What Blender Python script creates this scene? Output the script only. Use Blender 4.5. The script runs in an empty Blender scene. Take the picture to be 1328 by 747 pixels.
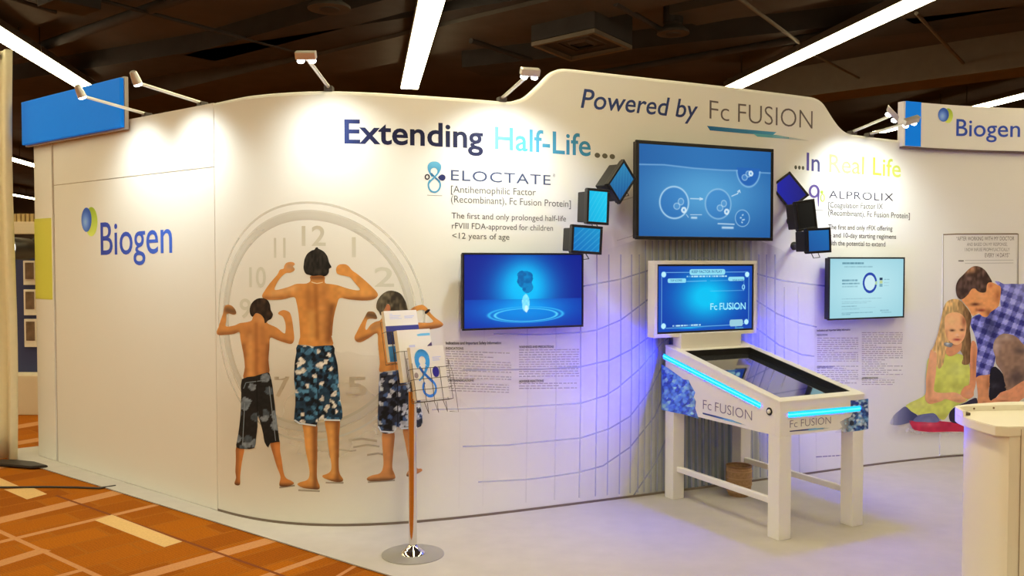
import bpy, bmesh, math, random
import numpy as np
from mathutils import Vector, Matrix
from mathutils.geometry import delaunay_2d_cdt

# ------------------------------------------------------------------ camera, world, exposure
SC = bpy.context.scene
COL = SC.collection
W, H = 1328.0, 747.0
FPX = 1150.0                      # focal length in pixels
HOR = 338.0                       # horizon row
CAMZ = 1.55
PITCH = math.atan((H / 2 - HOR) / FPX)
cam_d = bpy.data.cameras.new('camera')
cam = bpy.data.objects.new('camera', cam_d)
COL.objects.link(cam)
cam_d.sensor_width = 36.0
cam_d.lens = 36.0 * FPX / W
cam.location = (0, 0, CAMZ)
cam.rotation_euler = (math.pi / 2 - PITCH, 0, 0)
cam_d.clip_end = 200
SC.camera = cam
SC.view_settings.view_transform = 'Standard'
SC.view_settings.look = 'None'
SC.view_settings.gamma = 1.0
SC.view_settings.exposure = 0.0
SC.view_settings.use_curve_mapping = False
try:
    SC.cycles.use_denoising = True
    SC.cycles.max_bounces = 8
except Exception:
    pass
world = bpy.data.worlds.new('world')
SC.world = world
world.use_nodes = True
world.node_tree.nodes['Background'].inputs[0].default_value = (1.0, 0.78, 0.56, 1)
world.node_tree.nodes['Background'].inputs[1].default_value = 0.06
STRIP_COLOR = (1.0, 0.86, 0.52)
STRIP_POWER = 25.5
SPOT_POWER = 35.0
SPOT_COLOR = (0.90, 1.0, 0.97)
LED_POWER = 1350.0

# ------------------------------------------------------------------ pixel -> ray helpers (measuring tools)
CP, SP = math.cos(PITCH), math.sin(PITCH)


def rays(p):
    p = np.atleast_2d(np.asarray(p, float))
    x = (p[:, 0] - W / 2) / FPX
    y = -(p[:, 1] - H / 2) / FPX
    return np.stack([x, CP + y * SP, -SP + y * CP], 1)


def at_z(p, z):
    d = rays(p)
    t = (z - CAMZ) / d[:, 2]
    return d * t[:, None] + np.array([0, 0, CAMZ])


def at_y(p, Y):
    d = rays(p)
    t = Y / d[:, 1]
    return d * t[:, None] + np.array([0, 0, CAMZ])


def V(a):
    return Vector((float(a[0]), float(a[1]), float(a[2])))


def s2l(c):
    c = np.asarray(c, float) / 255.0
    return np.where(c <= 0.04045, c / 12.92, ((c + 0.055) / 1.055) ** 2.4)


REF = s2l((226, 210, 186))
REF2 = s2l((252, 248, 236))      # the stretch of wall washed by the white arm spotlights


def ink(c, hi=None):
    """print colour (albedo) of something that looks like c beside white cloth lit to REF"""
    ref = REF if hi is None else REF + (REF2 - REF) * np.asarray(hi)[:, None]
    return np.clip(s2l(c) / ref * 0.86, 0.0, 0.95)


# ------------------------------------------------------------------ surfaces things are printed on
class Curved:
    """the curved display wall: plan curve Y = P(X)"""

    def __init__(self, pts, x0, x1, deg=8):
        pts = np.array(pts)
        self.c = np.polyfit(pts[:, 0] - 1.0, pts[:, 1], deg)
        self.X = np.linspace(x0, x1, 1600)
        self.Y = np.polyval(self.c, self.X - 1.0)
        d = np.hypot(np.diff(self.X), np.diff(self.Y))
        self.S = np.concatenate([[0], np.cumsum(d)])
        self.K = self.X / self.Y
        self.len = self.S[-1]

    def hit(self, p):
        d = rays(p)
        k = d[:, 0] / d[:, 1]
        X = np.interp(k, self.K, self.X)
        Y = np.interp(k, self.K, self.Y)
        S = np.interp(k, self.K, self.S)
        z = CAMZ + d[:, 2] / d[:, 1] * Y
        return np.stack([S, z], 1)

    def pos(self, uv, off=0.0):
        uv = np.atleast_2d(uv)
        X = np.interp(uv[:, 0], self.S, self.X)
        Y = np.interp(uv[:, 0], self.S, self.Y)
        sl = np.polyval(np.polyder(self.c), X - 1.0)
        n = np.stack([sl, -np.ones_like(sl)], 1)
        n /= np.linalg.norm(n, axis=1)[:, None]
        return np.stack([X + n[:, 0] * off, Y + n[:, 1] * off, uv[:, 1]], 1)


class Plane:
    """flat surface: origin, unit right vector, unit up vector; u,v in metres"""

    def __init__(self, o, r, up):
        self.o = np.array(o, float)
        self.r = np.array(r, float) / np.linalg.norm(r)
        self.up = np.array(up, float) / np.linalg.norm(up)
        self.n = np.cross(self.r, self.up)

    def hit(self, p):
        d = rays(p)
        C = np.array([0, 0, CAMZ])
        t = np.dot(self.o - C, self.n) / (d @ self.n)
        q = d * t[:, None] + C - self.o
        return np.stack([q @ self.r, q @ self.up], 1)

    def pos(self, uv, off=0.0):
        uv = np.atleast_2d(uv)
        return self.o + uv[:, :1] * self.r + uv[:, 1:2] * self.up + self.n * off


# ------------------------------------------------------------------ materials
MATS = {}


def nodes_of(name):
    m = bpy.data.materials.new(name)
    m.use_nodes = True
    nt = m.node_tree
    return m, nt, nt.nodes['Principled BSDF']


def mat(name, col, rough=0.55, metal=0.0, noise=0.0, scale=40.0, bump=0.0, spec=0.5, coat=0.0):
    if name in MATS:
        return MATS[name]
    m, nt, b = nodes_of(name)
    b.inputs['Base Color'].default_value = (*col, 1)
    b.inputs['Roughness'].default_value = rough
    b.inputs['Metallic'].default_value = metal
    b.inputs['Specular IOR Level'].default_value = spec
    if coat:
        b.inputs['Coat Weight'].default_value = coat
    if noise or bump:
        tc = nt.nodes.new('ShaderNodeTexCoord')
        nz = nt.nodes.new('ShaderNodeTexNoise')
        nz.inputs['Scale'].default_value = scale
        nz.inputs['Detail'].default_value = 6
        nt.links.new(tc.outputs['Object'], nz.inputs['Vector'])
        if noise:
            mx = nt.nodes.new('ShaderNodeMix')
            mx.data_type = 'RGBA'
            mx.inputs['A'].default_value = (*[c * (1 - noise) for c in col], 1)
            mx.inputs['B'].default_value = (*[min(1, c * (1 + noise)) for c in col], 1)
            nt.links.new(nz.outputs['Fac'], mx.inputs['Factor'])
            nt.links.new(mx.outputs['Result'], b.inputs['Base Color'])
        if bump:
            bp = nt.nodes.new('ShaderNodeBump')
            bp.inputs['Strength'].default_value = bump
            bp.inputs['Distance'].default_value = 0.01
            nt.links.new(nz.outputs['Fac'], bp.inputs['Height'])
            nt.links.new(bp.outputs['Normal'], b.inputs['Normal'])
    MATS[name] = m
    return m


def emit(name, col, power):
    if name in MATS:
        return MATS[name]
    m = bpy.data.materials.new(name)
    m.use_nodes = True
    nt = m.node_tree
    nt.nodes.clear()
    o = nt.nodes.new('ShaderNodeOutputMaterial')
    e = nt.nodes.new('ShaderNodeEmission')
    e.inputs[0].default_value = (*col, 1)
    e.inputs[1].default_value = power
    nt.links.new(e.outputs[0], o.inputs[0])
    MATS[name] = m
    return m


def ink_mat(alpha):
    name = 'printed_ink_soft' if alpha else 'printed_ink'
    if name in MATS:
        return MATS[name]
    m, nt, b = nodes_of(name)
    a = nt.nodes.new('ShaderNodeAttribute')
    a.attribute_name = 'col'
    nt.links.new(a.outputs['Color'], b.inputs['Base Color'])
    if alpha:
        nt.links.new(a.outputs['Alpha'], b.inputs['Alpha'])
    b.inputs['Roughness'].default_value = 0.6
    b.inputs['Specular IOR Level'].default_value = 0.25
    MATS[name] = m
    return m


def screen_mat():
    if 'screen_picture' in MATS:
        return MATS['screen_picture']
    m, nt, b = nodes_of('screen_picture')
    a = nt.nodes.new('ShaderNodeAttribute')
    a.attribute_name = 'col'
    b.inputs['Base Color'].default_value = (0.01, 0.01, 0.012, 1)
    b.inputs['Roughness'].default_value = 0.3
    b.inputs['Specular IOR Level'].default_value = 0.2
    nt.links.new(a.outputs['Color'], b.inputs['Emission Color'])
    b.inputs['Emission Strength'].default_value = 1.0
    MATS['screen_picture'] = m
    return m


# ------------------------------------------------------------------ object helpers
def tag(o, label=None, cat=None, group=None, kind=None):
    if label: o['label'] = label
    if cat: o['category'] = cat
    if group: o['group'] = group
    if kind: o['kind'] = kind
    return o


def empty(name, loc, label=None, cat=None, group=None):
    o = bpy.data.objects.new(name, None)
    COL.objects.link(o)
    o.empty_display_size = 0.1
    o.location = loc
    return tag(o, label, cat, group)


def wloc(o):
    v = Vector((0, 0, 0))
    while o is not None:
        v = v + o.location
        o = o.parent
    return v


class MB:
    """collects shapes in world coordinates, links them as one mesh object"""

    def __init__(self):
        self.v, self.f, self.mi, self.sm = [], [], [], []

    def add(self, vs, fs, mi=0, smooth=False):
        n = len(self.v)
        self.v += [tuple(float(q) for q in x) for x in vs]
        for f in fs:
            self.f.append(tuple(i + n for i in f))
            self.mi.append(mi)
            self.sm.append(smooth)
        return self

    def bm(self, bm, mi=0, smooth=False):
        bm.verts.index_update()
        self.add([v.co[:] for v in bm.verts], [[v.index for v in f.verts] for f in bm.faces], mi, smooth)
        bm.free()
        return self

    def box(self, c, size, ax=None, bev=0.0, mi=0, seg=2):
        """ax: 3 column axes (x,y,z) as vectors"""
        b = bmesh.new()
        bmesh.ops.create_cube(b, size=1.0)
        for v in b.verts:
            v.co = Vector((v.co.x * size[0], v.co.y * size[1], v.co.z * size[2]))
        if bev > 0:
            bmesh.ops.bevel(b, geom=b.edges[:], offset=bev, segments=seg, affect='EDGES', profile=0.6)
        if ax is None:
            ax = (Vector((1, 0, 0)), Vector((0, 1, 0)), Vector((0, 0, 1)))
        c = V(c)
        for v in b.verts:
            v.co = c + ax[0] * v.co.x + ax[1] * v.co.y + ax[2] * v.co.z
        return self.bm(b, mi, False)

    def hexa(self, p, bev=0.0, mi=0):
        """8 corner points: bottom loop (4, ccw from above) then top loop"""
        b = bmesh.new()
        vs = [b.verts.new(V(q)) for q in p]
        for f in ((3, 2, 1, 0), (4, 5, 6, 7), (0, 1, 5, 4), (1, 2, 6, 5), (2, 3, 7, 6), (3, 0, 4, 7)):
            b.faces.new([vs[i] for i in f])
        bmesh.ops.recalc_face_normals(b, faces=b.faces[:])
        if bev > 0:
            bmesh.ops.bevel(b, geom=b.edges[:], offset=bev, segments=2, affect='EDGES', profile=0.6)
        return self.bm(b, mi, False)

    def prism(self, poly, z0, z1, bev=0.0, mi=0, smooth=False):
        b = bmesh.new()
        lo = [b.verts.new((x, y, z0)) for x, y in poly]
        hi = [b.verts.new((x, y, z1)) for x, y in poly]
        n = len(poly)
        b.faces.new(lo[::-1])
        b.faces.new(hi)
        for i in range(n):
            b.faces.new((lo[i], lo[(i + 1) % n], hi[(i + 1) % n], hi[i]))
        bmesh.ops.recalc_face_normals(b, faces=b.faces[:])
        if bev > 0:
            es = [e for e in b.edges if abs(e.verts[0].co.z - e.verts[1].co.z) < 1e-6]
            bmesh.ops.bevel(b, geom=es, offset=bev, segments=2, affect='EDGES')
        return self.bm(b, mi, smooth)

    def tube(self, path, r, n=10, mi=0, closed=False, caps=True):
        path = [V(p) for p in path]
        m = len(path)
        rings = []
        prev = None
        rr = r if hasattr(r, '__len__') else [r] * m
        vs, fs = [], []
        for i, p in enumerate(path):
            if closed:
                t = path[(i + 1) % m] - path[i - 1]
            else:
                t = path[min(i + 1, m - 1)] - path[max(i - 1, 0)]
            t.normalize()
            if prev is None:
                a = Vector((0, 0, 1)) if abs(t.z) < 0.9 else Vector((1, 0, 0))
                x = t.cross(a).normalized()
            else:
                x = (prev - t * prev.dot(t)).normalized()
            prev = x
            y = t.cross(x)
            for k in range(n):
                q = 2 * math.pi * k / n
                vs.append(p + (x * math.cos(q) + y * math.sin(q)) * rr[i])
        for i in range(m if closed else m - 1):
            j = (i + 1) % m
            for k in range(n):
                l = (k + 1) % n
                fs.append((i * n + k, i * n + l, j * n + l, j * n + k))
        if caps and not closed:
            fs.append(tuple(range(n))[::-1])
            fs.append(tuple((m - 1) * n + k for k in range(n)))
        return self.add(vs, fs, mi, n > 6)

    def lathe(self, prof, c, n=32, mi=0, axis=None):
        """prof: list of (radius, height) along axis from c"""
        c = V(c)
        az = V(axis).normalized() if axis is not None else Vector((0, 0, 1))
        a = Vector((1, 0, 0)) if abs(az.x) < 0.9 else Vector((0, 1, 0))
        ax = az.cross(a).normalized()
        ay = az.cross(ax)
        vs, fs = [], []
        m = len(prof)
        for r, h in prof:
            for k in range(n):
                q = 2 * math.pi * k / n
                vs.append(c + ax * (r * math.cos(q)) + ay * (r * math.sin(q)) + az * h)
        for i in range(m - 1):
            for k in range(n):
                l = (k + 1) % n
                fs.append((i * n + k, i * n + l, (i + 1) * n + l, (i + 1) * n + k))
        fs.append(tuple(range(n))[::-1])
        fs.append(tuple((m - 1) * n + k for k in range(n)))
        return self.add(vs, fs, mi, True)

    def build(self, name, mats, parent=None, loc=None, col=None, autosmooth=True):
        if not isinstance(mats, (list, tuple)):
            mats = [mats]
        base = wloc(parent) if parent is not None else (Vector(loc) if loc is not None else Vector((0, 0, 0)))
        me = bpy.data.meshes.new(name)
        me.from_pydata([(x - base.x, y - base.y, z - base.z) for x, y, z in self.v], [], self.f)
        for m in mats:
            me.materials.append(m)
        me.polygons.foreach_set('material_index', self.mi)
        me.polygons.foreach_set('use_smooth', self.sm)
        if col is not None:
            at = me.color_attributes.new('col', 'FLOAT_COLOR', 'POINT')
            c = np.ones((len(self.v), 4), np.float32)
            col = np.asarray(col, np.float32)
            c[:, :col.shape[1]] = col
            at.data.foreach_set('color', c.ravel())
        me.update()
        if autosmooth and any(self.sm):
            try:
                me.set_sharp_from_angle(angle=math.radians(40))
            except Exception:
                pass
        o = bpy.data.objects.new(name, me)
        COL.objects.link(o)
        if parent is not None:
            o.parent = parent
        else:
            o.location = base
        return o


# ------------------------------------------------------------------ printing helpers
def catmull(pts, k=4):
    pts = np.asarray(pts, float)
    n = len(pts)
    out = []
    for i in range(n):
        p0, p1, p2, p3 = pts[i - 1], pts[i], pts[(i + 1) % n], pts[(i + 2) % n]
        for j in range(k):
            t = j / k
            out.append(0.5 * (2 * p1 + (p2 - p0) * t + (2 * p0 - 5 * p1 + 4 * p2 - p3) * t * t + (3 * p1 - p0 - 3 * p2 + p3) * t ** 3))
    return np.array(out)


def inside(P, poly):
    x, y = P[:, 0], P[:, 1]
    r = np.zeros(len(P), bool)
    n = len(poly)
    j = n - 1
    for i in range(n):
        xi, yi = poly[i]
        xj, yj = poly[j]
        c = (yi > y) != (yj > y)
        with np.errstate(divide='ignore', invalid='ignore'):
            xx = (xj - xi) * (y - yi) / (yj - yi) + xi
        r ^= c & (x < xx)
        j = i
    return r


def hashn(x, y, seed=0):
    v = np.sin(x * 127.1 + y * 311.7 + seed * 74.7) * 43758.5453
    return v - np.floor(v)


def vnoise(P, scale, seed=0):
    x, y = P[:, 0] / scale, P[:, 1] / scale
    xi, yi = np.floor(x), np.floor(y)
    fx, fy = x - xi, y - yi
    fx = fx * fx * (3 - 2 * fx)
    fy = fy * fy * (3 - 2 * fy)
    a, b = hashn(xi, yi, seed), hashn(xi + 1, yi, seed)
    c, d = hashn(xi, yi + 1, seed), hashn(xi + 1, yi + 1, seed)
    return (a * (1 - fx) + b * fx) * (1 - fy) + (c * (1 - fx) + d * fx) * fy


def voro(P, scale, seed=0):
    """cell id noise and distance"""
    x, y = P[:, 0] / scale, P[:, 1] / scale
    xi, yi = np.floor(x), np.floor(y)
    best = np.full(len(P), 9.0)
    cid = np.zeros(len(P))
    for dx in (-1, 0, 1):
        for dy in (-1, 0, 1):
            cx, cy = xi + dx, yi + dy
            jx = cx + hashn(cx, cy, seed)
            jy = cy + hashn(cx, cy, seed + 9)
            d = np.hypot(jx - x, jy - y)
            m = d < best
            best = np.where(m, d, best)
            cid = np.where(m, hashn(cx, cy, seed + 5), cid)
    return cid, best


def lerp(a, b, t):
    a, b = np.asarray(a, float), np.asarray(b, float)
    return a + (b - a) * np.asarray(t)[:, None]


def blobs(base, bl, nz=0.0, nscale=3.0):
    """colour function: sRGB base plus soft spots (cx,cy,rx,ry,colour,strength), all part of the printed picture"""

    def fn(P):
        c = np.repeat(np.array([base], float), len(P), 0)
        for cx, cy, rx, ry, col, st in bl:
            w = st * np.exp(-(((P[:, 0] - cx) / rx) ** 2 + ((P[:, 1] - cy) / ry) ** 2))
            c = c + (np.array(col, float) - c) * w[:, None]
        if nz:
            c = c * (1 + nz * (vnoise(P, nscale, 3) - 0.5)[:, None])
        return c

    return fn


def seg_tone(segs):
    """shade along body axes: list of (x0,y0,x1,y1,r,colour,strength)"""

    def fn(P, c):
        for x0, y0, x1, y1, r, col, st in segs:
            d = np.array([x1 - x0, y1 - y0], float)
            L = max(1e-6, d @ d)
            t = np.clip(((P - [x0, y0]) @ d) / L, 0, 1)
            q = P - np.array([x0, y0]) - t[:, None] * d
            w = st * np.exp(-(q ** 2).sum(1) / r ** 2)
            c = c + (np.array(col, float) - c) * w[:, None]
        return c

    return fn


def printed(name, surf, poly, fn, off, parent, step=2.5, smooth=4, alpha=False, label=None, emissive=False):
    """a printed shape on a surface; poly in measuring pixels; fn(P)->sRGB (n,3) or (n,4 with alpha 0..1)"""
    poly = np.asarray(poly, float)
    if smooth:
        poly = catmull(poly, smooth)
    keep = [0]
    tol = min(0.12, 0.004 * float(np.max(poly.max(0) - poly.min(0))))
    for i in range(1, len(poly)):
        if np.hypot(*(poly[i] - poly[keep[-1]])) > tol:
            keep.append(i)
    poly = poly[keep]
    lo, hi = poly.min(0), poly.max(0)
    gx, gy = np.meshgrid(np.arange(lo[0], hi[0], step), np.arange(lo[1], hi[1], step))
    G = np.stack([gx.ravel() + 0.317 * step, gy.ravel() + 0.291 * step], 1)
    if len(G):
        G = G[inside(G, poly)]
    if len(G):
        # keep clear of the outline
        dm = np.full(len(G), 1e9)
        for i in range(len(poly)):
            a, b = poly[i], poly[(i + 1) % len(poly)]
            d = b - a
            t = np.clip(((G - a) @ d) / max(1e-9, d @ d), 0, 1)
            dm = np.minimum(dm, np.hypot(*(G - a - t[:, None] * d).T))
        G = G[dm > 0.35 * step]
    n = len(poly)
    pts = [Vector((p[0], p[1])) for p in poly] + [Vector((p[0], p[1])) for p in G]
    vs, es, fs, _, _, _ = delaunay_2d_cdt(pts, [], [list(range(n))], 1, 1e-4)
    P = np.array([(v.x, v.y) for v in vs])
    return ink_object(name, surf, surf.hit(P), fs, fn(P) if callable(fn) else np.repeat([fn], len(P), 0), off, parent, alpha, label, emissive)


def ink_object(name, surf, uv, fs, c, off, parent, alpha=False, label=None, emissive=False):
    c = np.asarray(c, float)
    if emissive:
        rgb = s2l(c[:, :3]) * 1.0
    else:
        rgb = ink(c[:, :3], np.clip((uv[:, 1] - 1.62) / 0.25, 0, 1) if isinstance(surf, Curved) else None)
    col = np.concatenate([rgb, c[:, 3:4] if c.shape[1] > 3 else np.ones((len(c), 1))], 1)
    X = surf.pos(uv, off)
    mb = MB()
    # face towards the viewer's side of the surface
    out = []
    for f in fs:
        a, b, d = uv[f[0]], uv[f[1]], uv[f[2]]
        cr = (b[0] - a[0]) * (d[1] - a[1]) - (b[1] - a[1]) * (d[0] - a[0])
        out.append(tuple(f) if cr > 0 else tuple(f)[::-1])
    mb.add(X, out)
    o = mb.build(name, screen_mat() if emissive else ink_mat(alpha), parent, col=col)
    if label:
        o['label'] = label
    return o


FONT_CACHE = {}


def glyphs(body, shear=0.0, offset=0.0, space=1.0):
    key = (body, shear, offset, space)
    if key in FONT_CACHE:
        return FONT_CACHE[key]
    cu = bpy.data.curves.new('txt', 'FONT')
    cu.body = body
    cu.size = 1.0
    cu.shear = shear
    cu.offset = offset
    cu.space_character = space
    cu.resolution_u = 4
    cu.fill_mode = 'FRONT'
    ob = bpy.data.objects.new('txt', cu)
    COL.objects.link(ob)
    dg = bpy.context.evaluated_depsgraph_get()
    dg.update()
    me = ob.evaluated_get(dg).to_mesh()
    vs = np.array([v.co[:2] for v in me.vertices]) if len(me.vertices) else np.zeros((0, 2))
    fs = [tuple(p.vertices) for p in me.polygons]
    ob.evaluated_get(dg).to_mesh_clear()
    bpy.data.objects.remove(ob)
    bpy.data.curves.remove(cu)
    FONT_CACHE[key] = (vs, fs)
    return vs, fs


def cap_h():
    vs, _ = glyphs('H')
    return vs[:, 1].max()


def lettering(specs, name, surf, off, parent, alpha=False, label=None, emissive=False, build=True):
    """specs: list of (text, p_left_baseline, p_right_baseline, cap_pixels_at_left, colour or fn(t), dict)"""
    UV, FS, CO = [], [], []
    n = 0
    for sp in specs:
        body, pl, pr, cap, colr = sp[:5]
        kw = sp[5] if len(sp) > 5 else {}
        vs, fs = glyphs(body, kw.get('shear', 0.0), kw.get('offset', 0.0), kw.get('space', 1.0))
        x0, x1 = vs[:, 0].min(), vs[:, 0].max()
        a = surf.hit([pl])[0]
        b = surf.hit([pr])[0]
        t = surf.hit([(pl[0], pl[1] - cap)])[0]
        ch = t[1] - a[1]
        if kw.get('level'):
            b[1] = a[1]
        tt = (vs[:, 0] - x0) / (x1 - x0)
        uv = np.stack([a[0] + tt * (b[0] - a[0]), a[1] + tt * (b[1] - a[1]) + vs[:, 1] / cap_h() * ch], 1)
        c = colr(tt) if callable(colr) else np.repeat([colr], len(vs), 0)
        UV.append(uv)
        FS += [tuple(i + n for i in f) for f in fs]
        CO.append(c)
        n += len(vs)
    return ink_object(name, surf, np.concatenate(UV), FS, np.concatenate(CO), off, parent, alpha, label, emissive)


def ribbons(lines, name, surf, off, parent, alpha=False, label=None, emissive=False, seg=6.0):
    """lines: list of (points_px, width_px, colour)"""
    UV, FS, CO = [], [], []
    n = 0
    for pts, w, colr in lines:
        pts = np.asarray(pts, float)
        out = [pts[0]]
        for a, b in zip(pts[:-1], pts[1:]):
            k = max(1, int(np.hypot(*(b - a)) / seg))
            out += [a + (b - a) * (i + 1) / k for i in range(k)]
        P = np.array(out)
        T = np.gradient(P, axis=0)
        T /= np.maximum(1e-9, np.hypot(T[:, 0], T[:, 1]))[:, None]
        N = np.stack([-T[:, 1], T[:, 0]], 1)
        ww = w if np.ndim(w) == 0 else np.interp(np.linspace(0, 1, len(P)), np.linspace(0, 1, len(w)), w)[:, None]
        A, B = P + N * ww / 2, P - N * ww / 2
        UV += [surf.hit(A), surf.hit(B)]
        m = len(P)
        FS += [(n + i, n + i + 1, n + m + i + 1, n + m + i) for i in range(m - 1)]
        CO.append(np.repeat([colr], 2 * m, 0))
        n += 2 * m
    return ink_object(name, surf, np.concatenate(UV), FS, np.concatenate(CO), off, parent, alpha, label, emissive)


def fine_print(blocks, name, surf, off, parent, colr, seed=1):
    """rows of illegible small print: blocks = (xl, xr, ytop, ybottom, rowpitch, slope, last_row_fraction)"""
    rnd = random.Random(seed)
    L = []
    for xl, xr, y0, y1, pitch, slope in blocks:
        y = y0
        while y < y1:
            x = xl
            end = xl + (xr - xl) * (1.0 if rnd.random() < 0.75 else rnd.uniform(0.35, 0.9))
            while x < end:
                wl = rnd.uniform(2.5, 8.0)
                e = min(end, x + wl)
                if e - x > 1:
                    L.append(([(x, y + slope * (x - xl)), (e, y + slope * (e - xl))], pitch * 0.42, colr))
                x = e + rnd.uniform(0.8, 1.3)
            y += pitch
    return ribbons(L, name, surf, off, parent, alpha=True)


def ell(cx, cy, rx, ry, n=24, a0=0.0, a1=2 * math.pi):
    return [(cx + rx * math.cos(a0 + (a1 - a0) * i / n), cy + ry * math.sin(a0 + (a1 - a0) * i / n)) for i in range(n + (0 if abs(a1 - a0 - 2 * math.pi) < 1e-6 else 1))]


def cp(x0, y0, s, pts):
    return [(x0 + x / s, y0 + y / s) for x, y in pts]

# ------------------------------------------------------------------ base curve of the curved wall
BASE_PX = [(283, 664), (300, 669), (320.7, 674.5), (361, 680.8), (415.5, 684), (470, 683.2), (524, 680.3), (578, 676.5), (638, 671),
           (685, 665), (731, 658), (795.6, 648.6), (863, 640.5), (920, 634), (976, 627.5), (1024.5, 619.8), (1097, 610), (1166, 600.5),
           (1215.6, 595.5), (1262, 592.5), (1300, 590.5), (1340, 589)]
bp = at_z(BASE_PX, 0.0)
wpts = [tuple(p[:2]) for p in bp] + [(bp[-1][0] + 0.5, bp[-1][1] + 0.03), (bp[-1][0] + 1.0, bp[-1][1] + 0.05)]
X_SEAM = float(bp[0][0])
CW = Curved(wpts, X_SEAM, 5.0)
S0 = CW.pos([(0, 0)])[0]                       # seam foot
E0 = at_z([(74.5, 600)], 0.0)[0]               # left panel far foot
LDIR = np.array([S0[0] - E0[0], S0[1] - E0[1], 0])
LLEN = float(np.hypot(LDIR[0], LDIR[1]))
LW = Plane(E0, LDIR, (0, 0, 1))                # left straight panel
F0 = at_z([(50, 592.5)], 0.0)[0]               # end post far foot
EDIR = np.array([E0[0] - F0[0], E0[1] - F0[1], 0])
ELEN = float(np.hypot(EDIR[0], EDIR[1]))
EW = Plane(F0, EDIR, (0, 0, 1))

# ------------------------------------------------------------------ floor of the hall
M_CARPET = None


def carpet_mat():
    m, nt, b = nodes_of('hall_carpet')
    tc = nt.nodes.new('ShaderNodeTexCoord')
    mp = nt.nodes.new('ShaderNodeMapping')
    mp.inputs['Rotation'].default_value = (0, 0, math.radians(-48))
    nt.links.new(tc.outputs['Object'], mp.inputs['Vector'])
    # patches of slightly different orange in a basket weave of tiles
    br = nt.nodes.new('ShaderNodeTexBrick')
    br.inputs['Scale'].default_value = 1.15
    br.inputs['Color1'].default_value = (0.47, 0.135, 0.003, 1)
    br.inputs['Color2'].default_value = (0.33, 0.085, 0.002, 1)
    br.inputs['Mortar'].default_value = (0.40, 0.125, 0.008, 1)
    br.inputs['Mortar Size'].default_value = 0.012
    nt.links.new(mp.outputs['Vector'], br.inputs['Vector'])
    wv = nt.nodes.new('ShaderNodeTexWave')
    wv.inputs['Scale'].default_value = 18
    wv.inputs['Distortion'].default_value = 1.2
    wv.inputs['Detail'].default_value = 2
    wv.bands_direction = 'Y'
    nt.links.new(mp.outputs['Vector'], wv.inputs['Vector'])
    nz = nt.nodes.new('ShaderNodeTexNoise')
    nz.inputs['Scale'].default_value = 130
    nt.links.new(tc.outputs['Object'], nz.inputs['Vector'])
    mx = nt.nodes.new('ShaderNodeMix')
    mx.data_type = 'RGBA'
    mx.blend_type = 'MULTIPLY'
    mx.inputs['Factor'].default_value = 0.35
    nt.links.new(br.outputs['Color'], mx.inputs['A'])
    nt.links.new(wv.outputs['Color'], mx.inputs['B'])
    mx2 = nt.nodes.new('ShaderNodeMix')
    mx2.data_type = 'RGBA'
    mx2.blend_type = 'OVERLAY'
    mx2.inputs['Factor'].default_value = 0.5
    nt.links.new(mx.outputs['Result'], mx2.inputs['A'])
    nt.links.new(nz.outputs['Fac'], mx2.inputs['B'])
    nt.links.new(mx2.outputs['Result'], b.inputs['Base Color'])
    b.inputs['Roughness'].default_value = 0.95
    b.inputs['Specular IOR Level'].default_value = 0.1
    return m


mb = MB()
mb.add([(-32, -9, 0), (30, -9, 0), (30, 46, 0), (-32, 46, 0)], [(0, 1, 2, 3)], 0)


def stripe(p0, p1, wpx, mi, ext0=0.0, ext1=0.0):
    a, b = at_z([p0, p1], 0.0)
    d = b - a
    L = np.linalg.norm(d)
    d /= L
    n = np.array([-d[1], d[0], 0])
    # width from pixels measured vertically
    q = at_z([(p0[0], p0[1] + wpx)], 0.0)[0]
    w = abs(float(np.dot(q - a, n)))
    a2, b2 = a - d * ext0, b + d * ext1
    z = np.array([0, 0, 0.0006 + 0.0001 * (len(mb.f) % 12)])
    mb.add([a2 + z, b2 + z, b2 + n * w + z, a2 + n * w + z] if np.dot(q - a, n) > 0 else [a2 + z, a2 - n * w + z, b2 - n * w + z, b2 + z], [(0, 1, 2, 3)], mi)


stripe((0, 671), (148, 636), 8, 1, 1.2, 1.2)
stripe((22.5, 696), (200, 654), 3.5, 1, 0.4, 0.5)
stripe((0, 727), (52.6, 711), 8, 1, 0.8, 0.0)
stripe((175, 745), (348, 697), 10, 1, 1.0, 0.6)
stripe((75, 746), (108, 737), 4, 1, 0.3, 0.0)
stripe((337, 747), (415, 720), 6, 1, 0.6, 0.5)
stripe((434, 748), (456, 735), 4, 1, 0.3, 0.3)
stripe((0, 687), (130, 746), 5, 1, 1.5, 1.0)
stripe((113, 656), (300, 722), 2.2, 2, 0.4, 1.2)
stripe((0, 601), (120, 577), 7, 1, 3.0, 1.0)
stripe((24, 551), (48, 547), 5, 1, 3.0, 2.0)
stripe((24, 572), (48, 568), 5, 1, 3.0, 2.0)
for q in ([(122.7, 675), (213, 710), (236.6, 702.7), (145, 667.7)], [(5, 635), (35, 648), (61, 641), (42.6, 632.6)], [(-22, 630), (0, 634), (25, 631), (-2, 619)]):
    P = at_z(q, 0.0)
    mb.add([p + np.array([0, 0, 0.0018]) for p in P], [(0, 1, 2, 3)], 3)
floor = mb.build('floor', [carpet_mat(), mat('carpet_tan', (0.52, 0.235, 0.085), 0.95, noise=0.25, scale=90, spec=0.1),
                           mat('carpet_brown', (0.20, 0.055, 0.015), 0.95, noise=0.2, scale=90, spec=0.1),
                           mat('carpet_cream', (0.66, 0.42, 0.17), 0.95, noise=0.2, scale=90, spec=0.1)])
floor['kind'] = 'structure'

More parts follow.
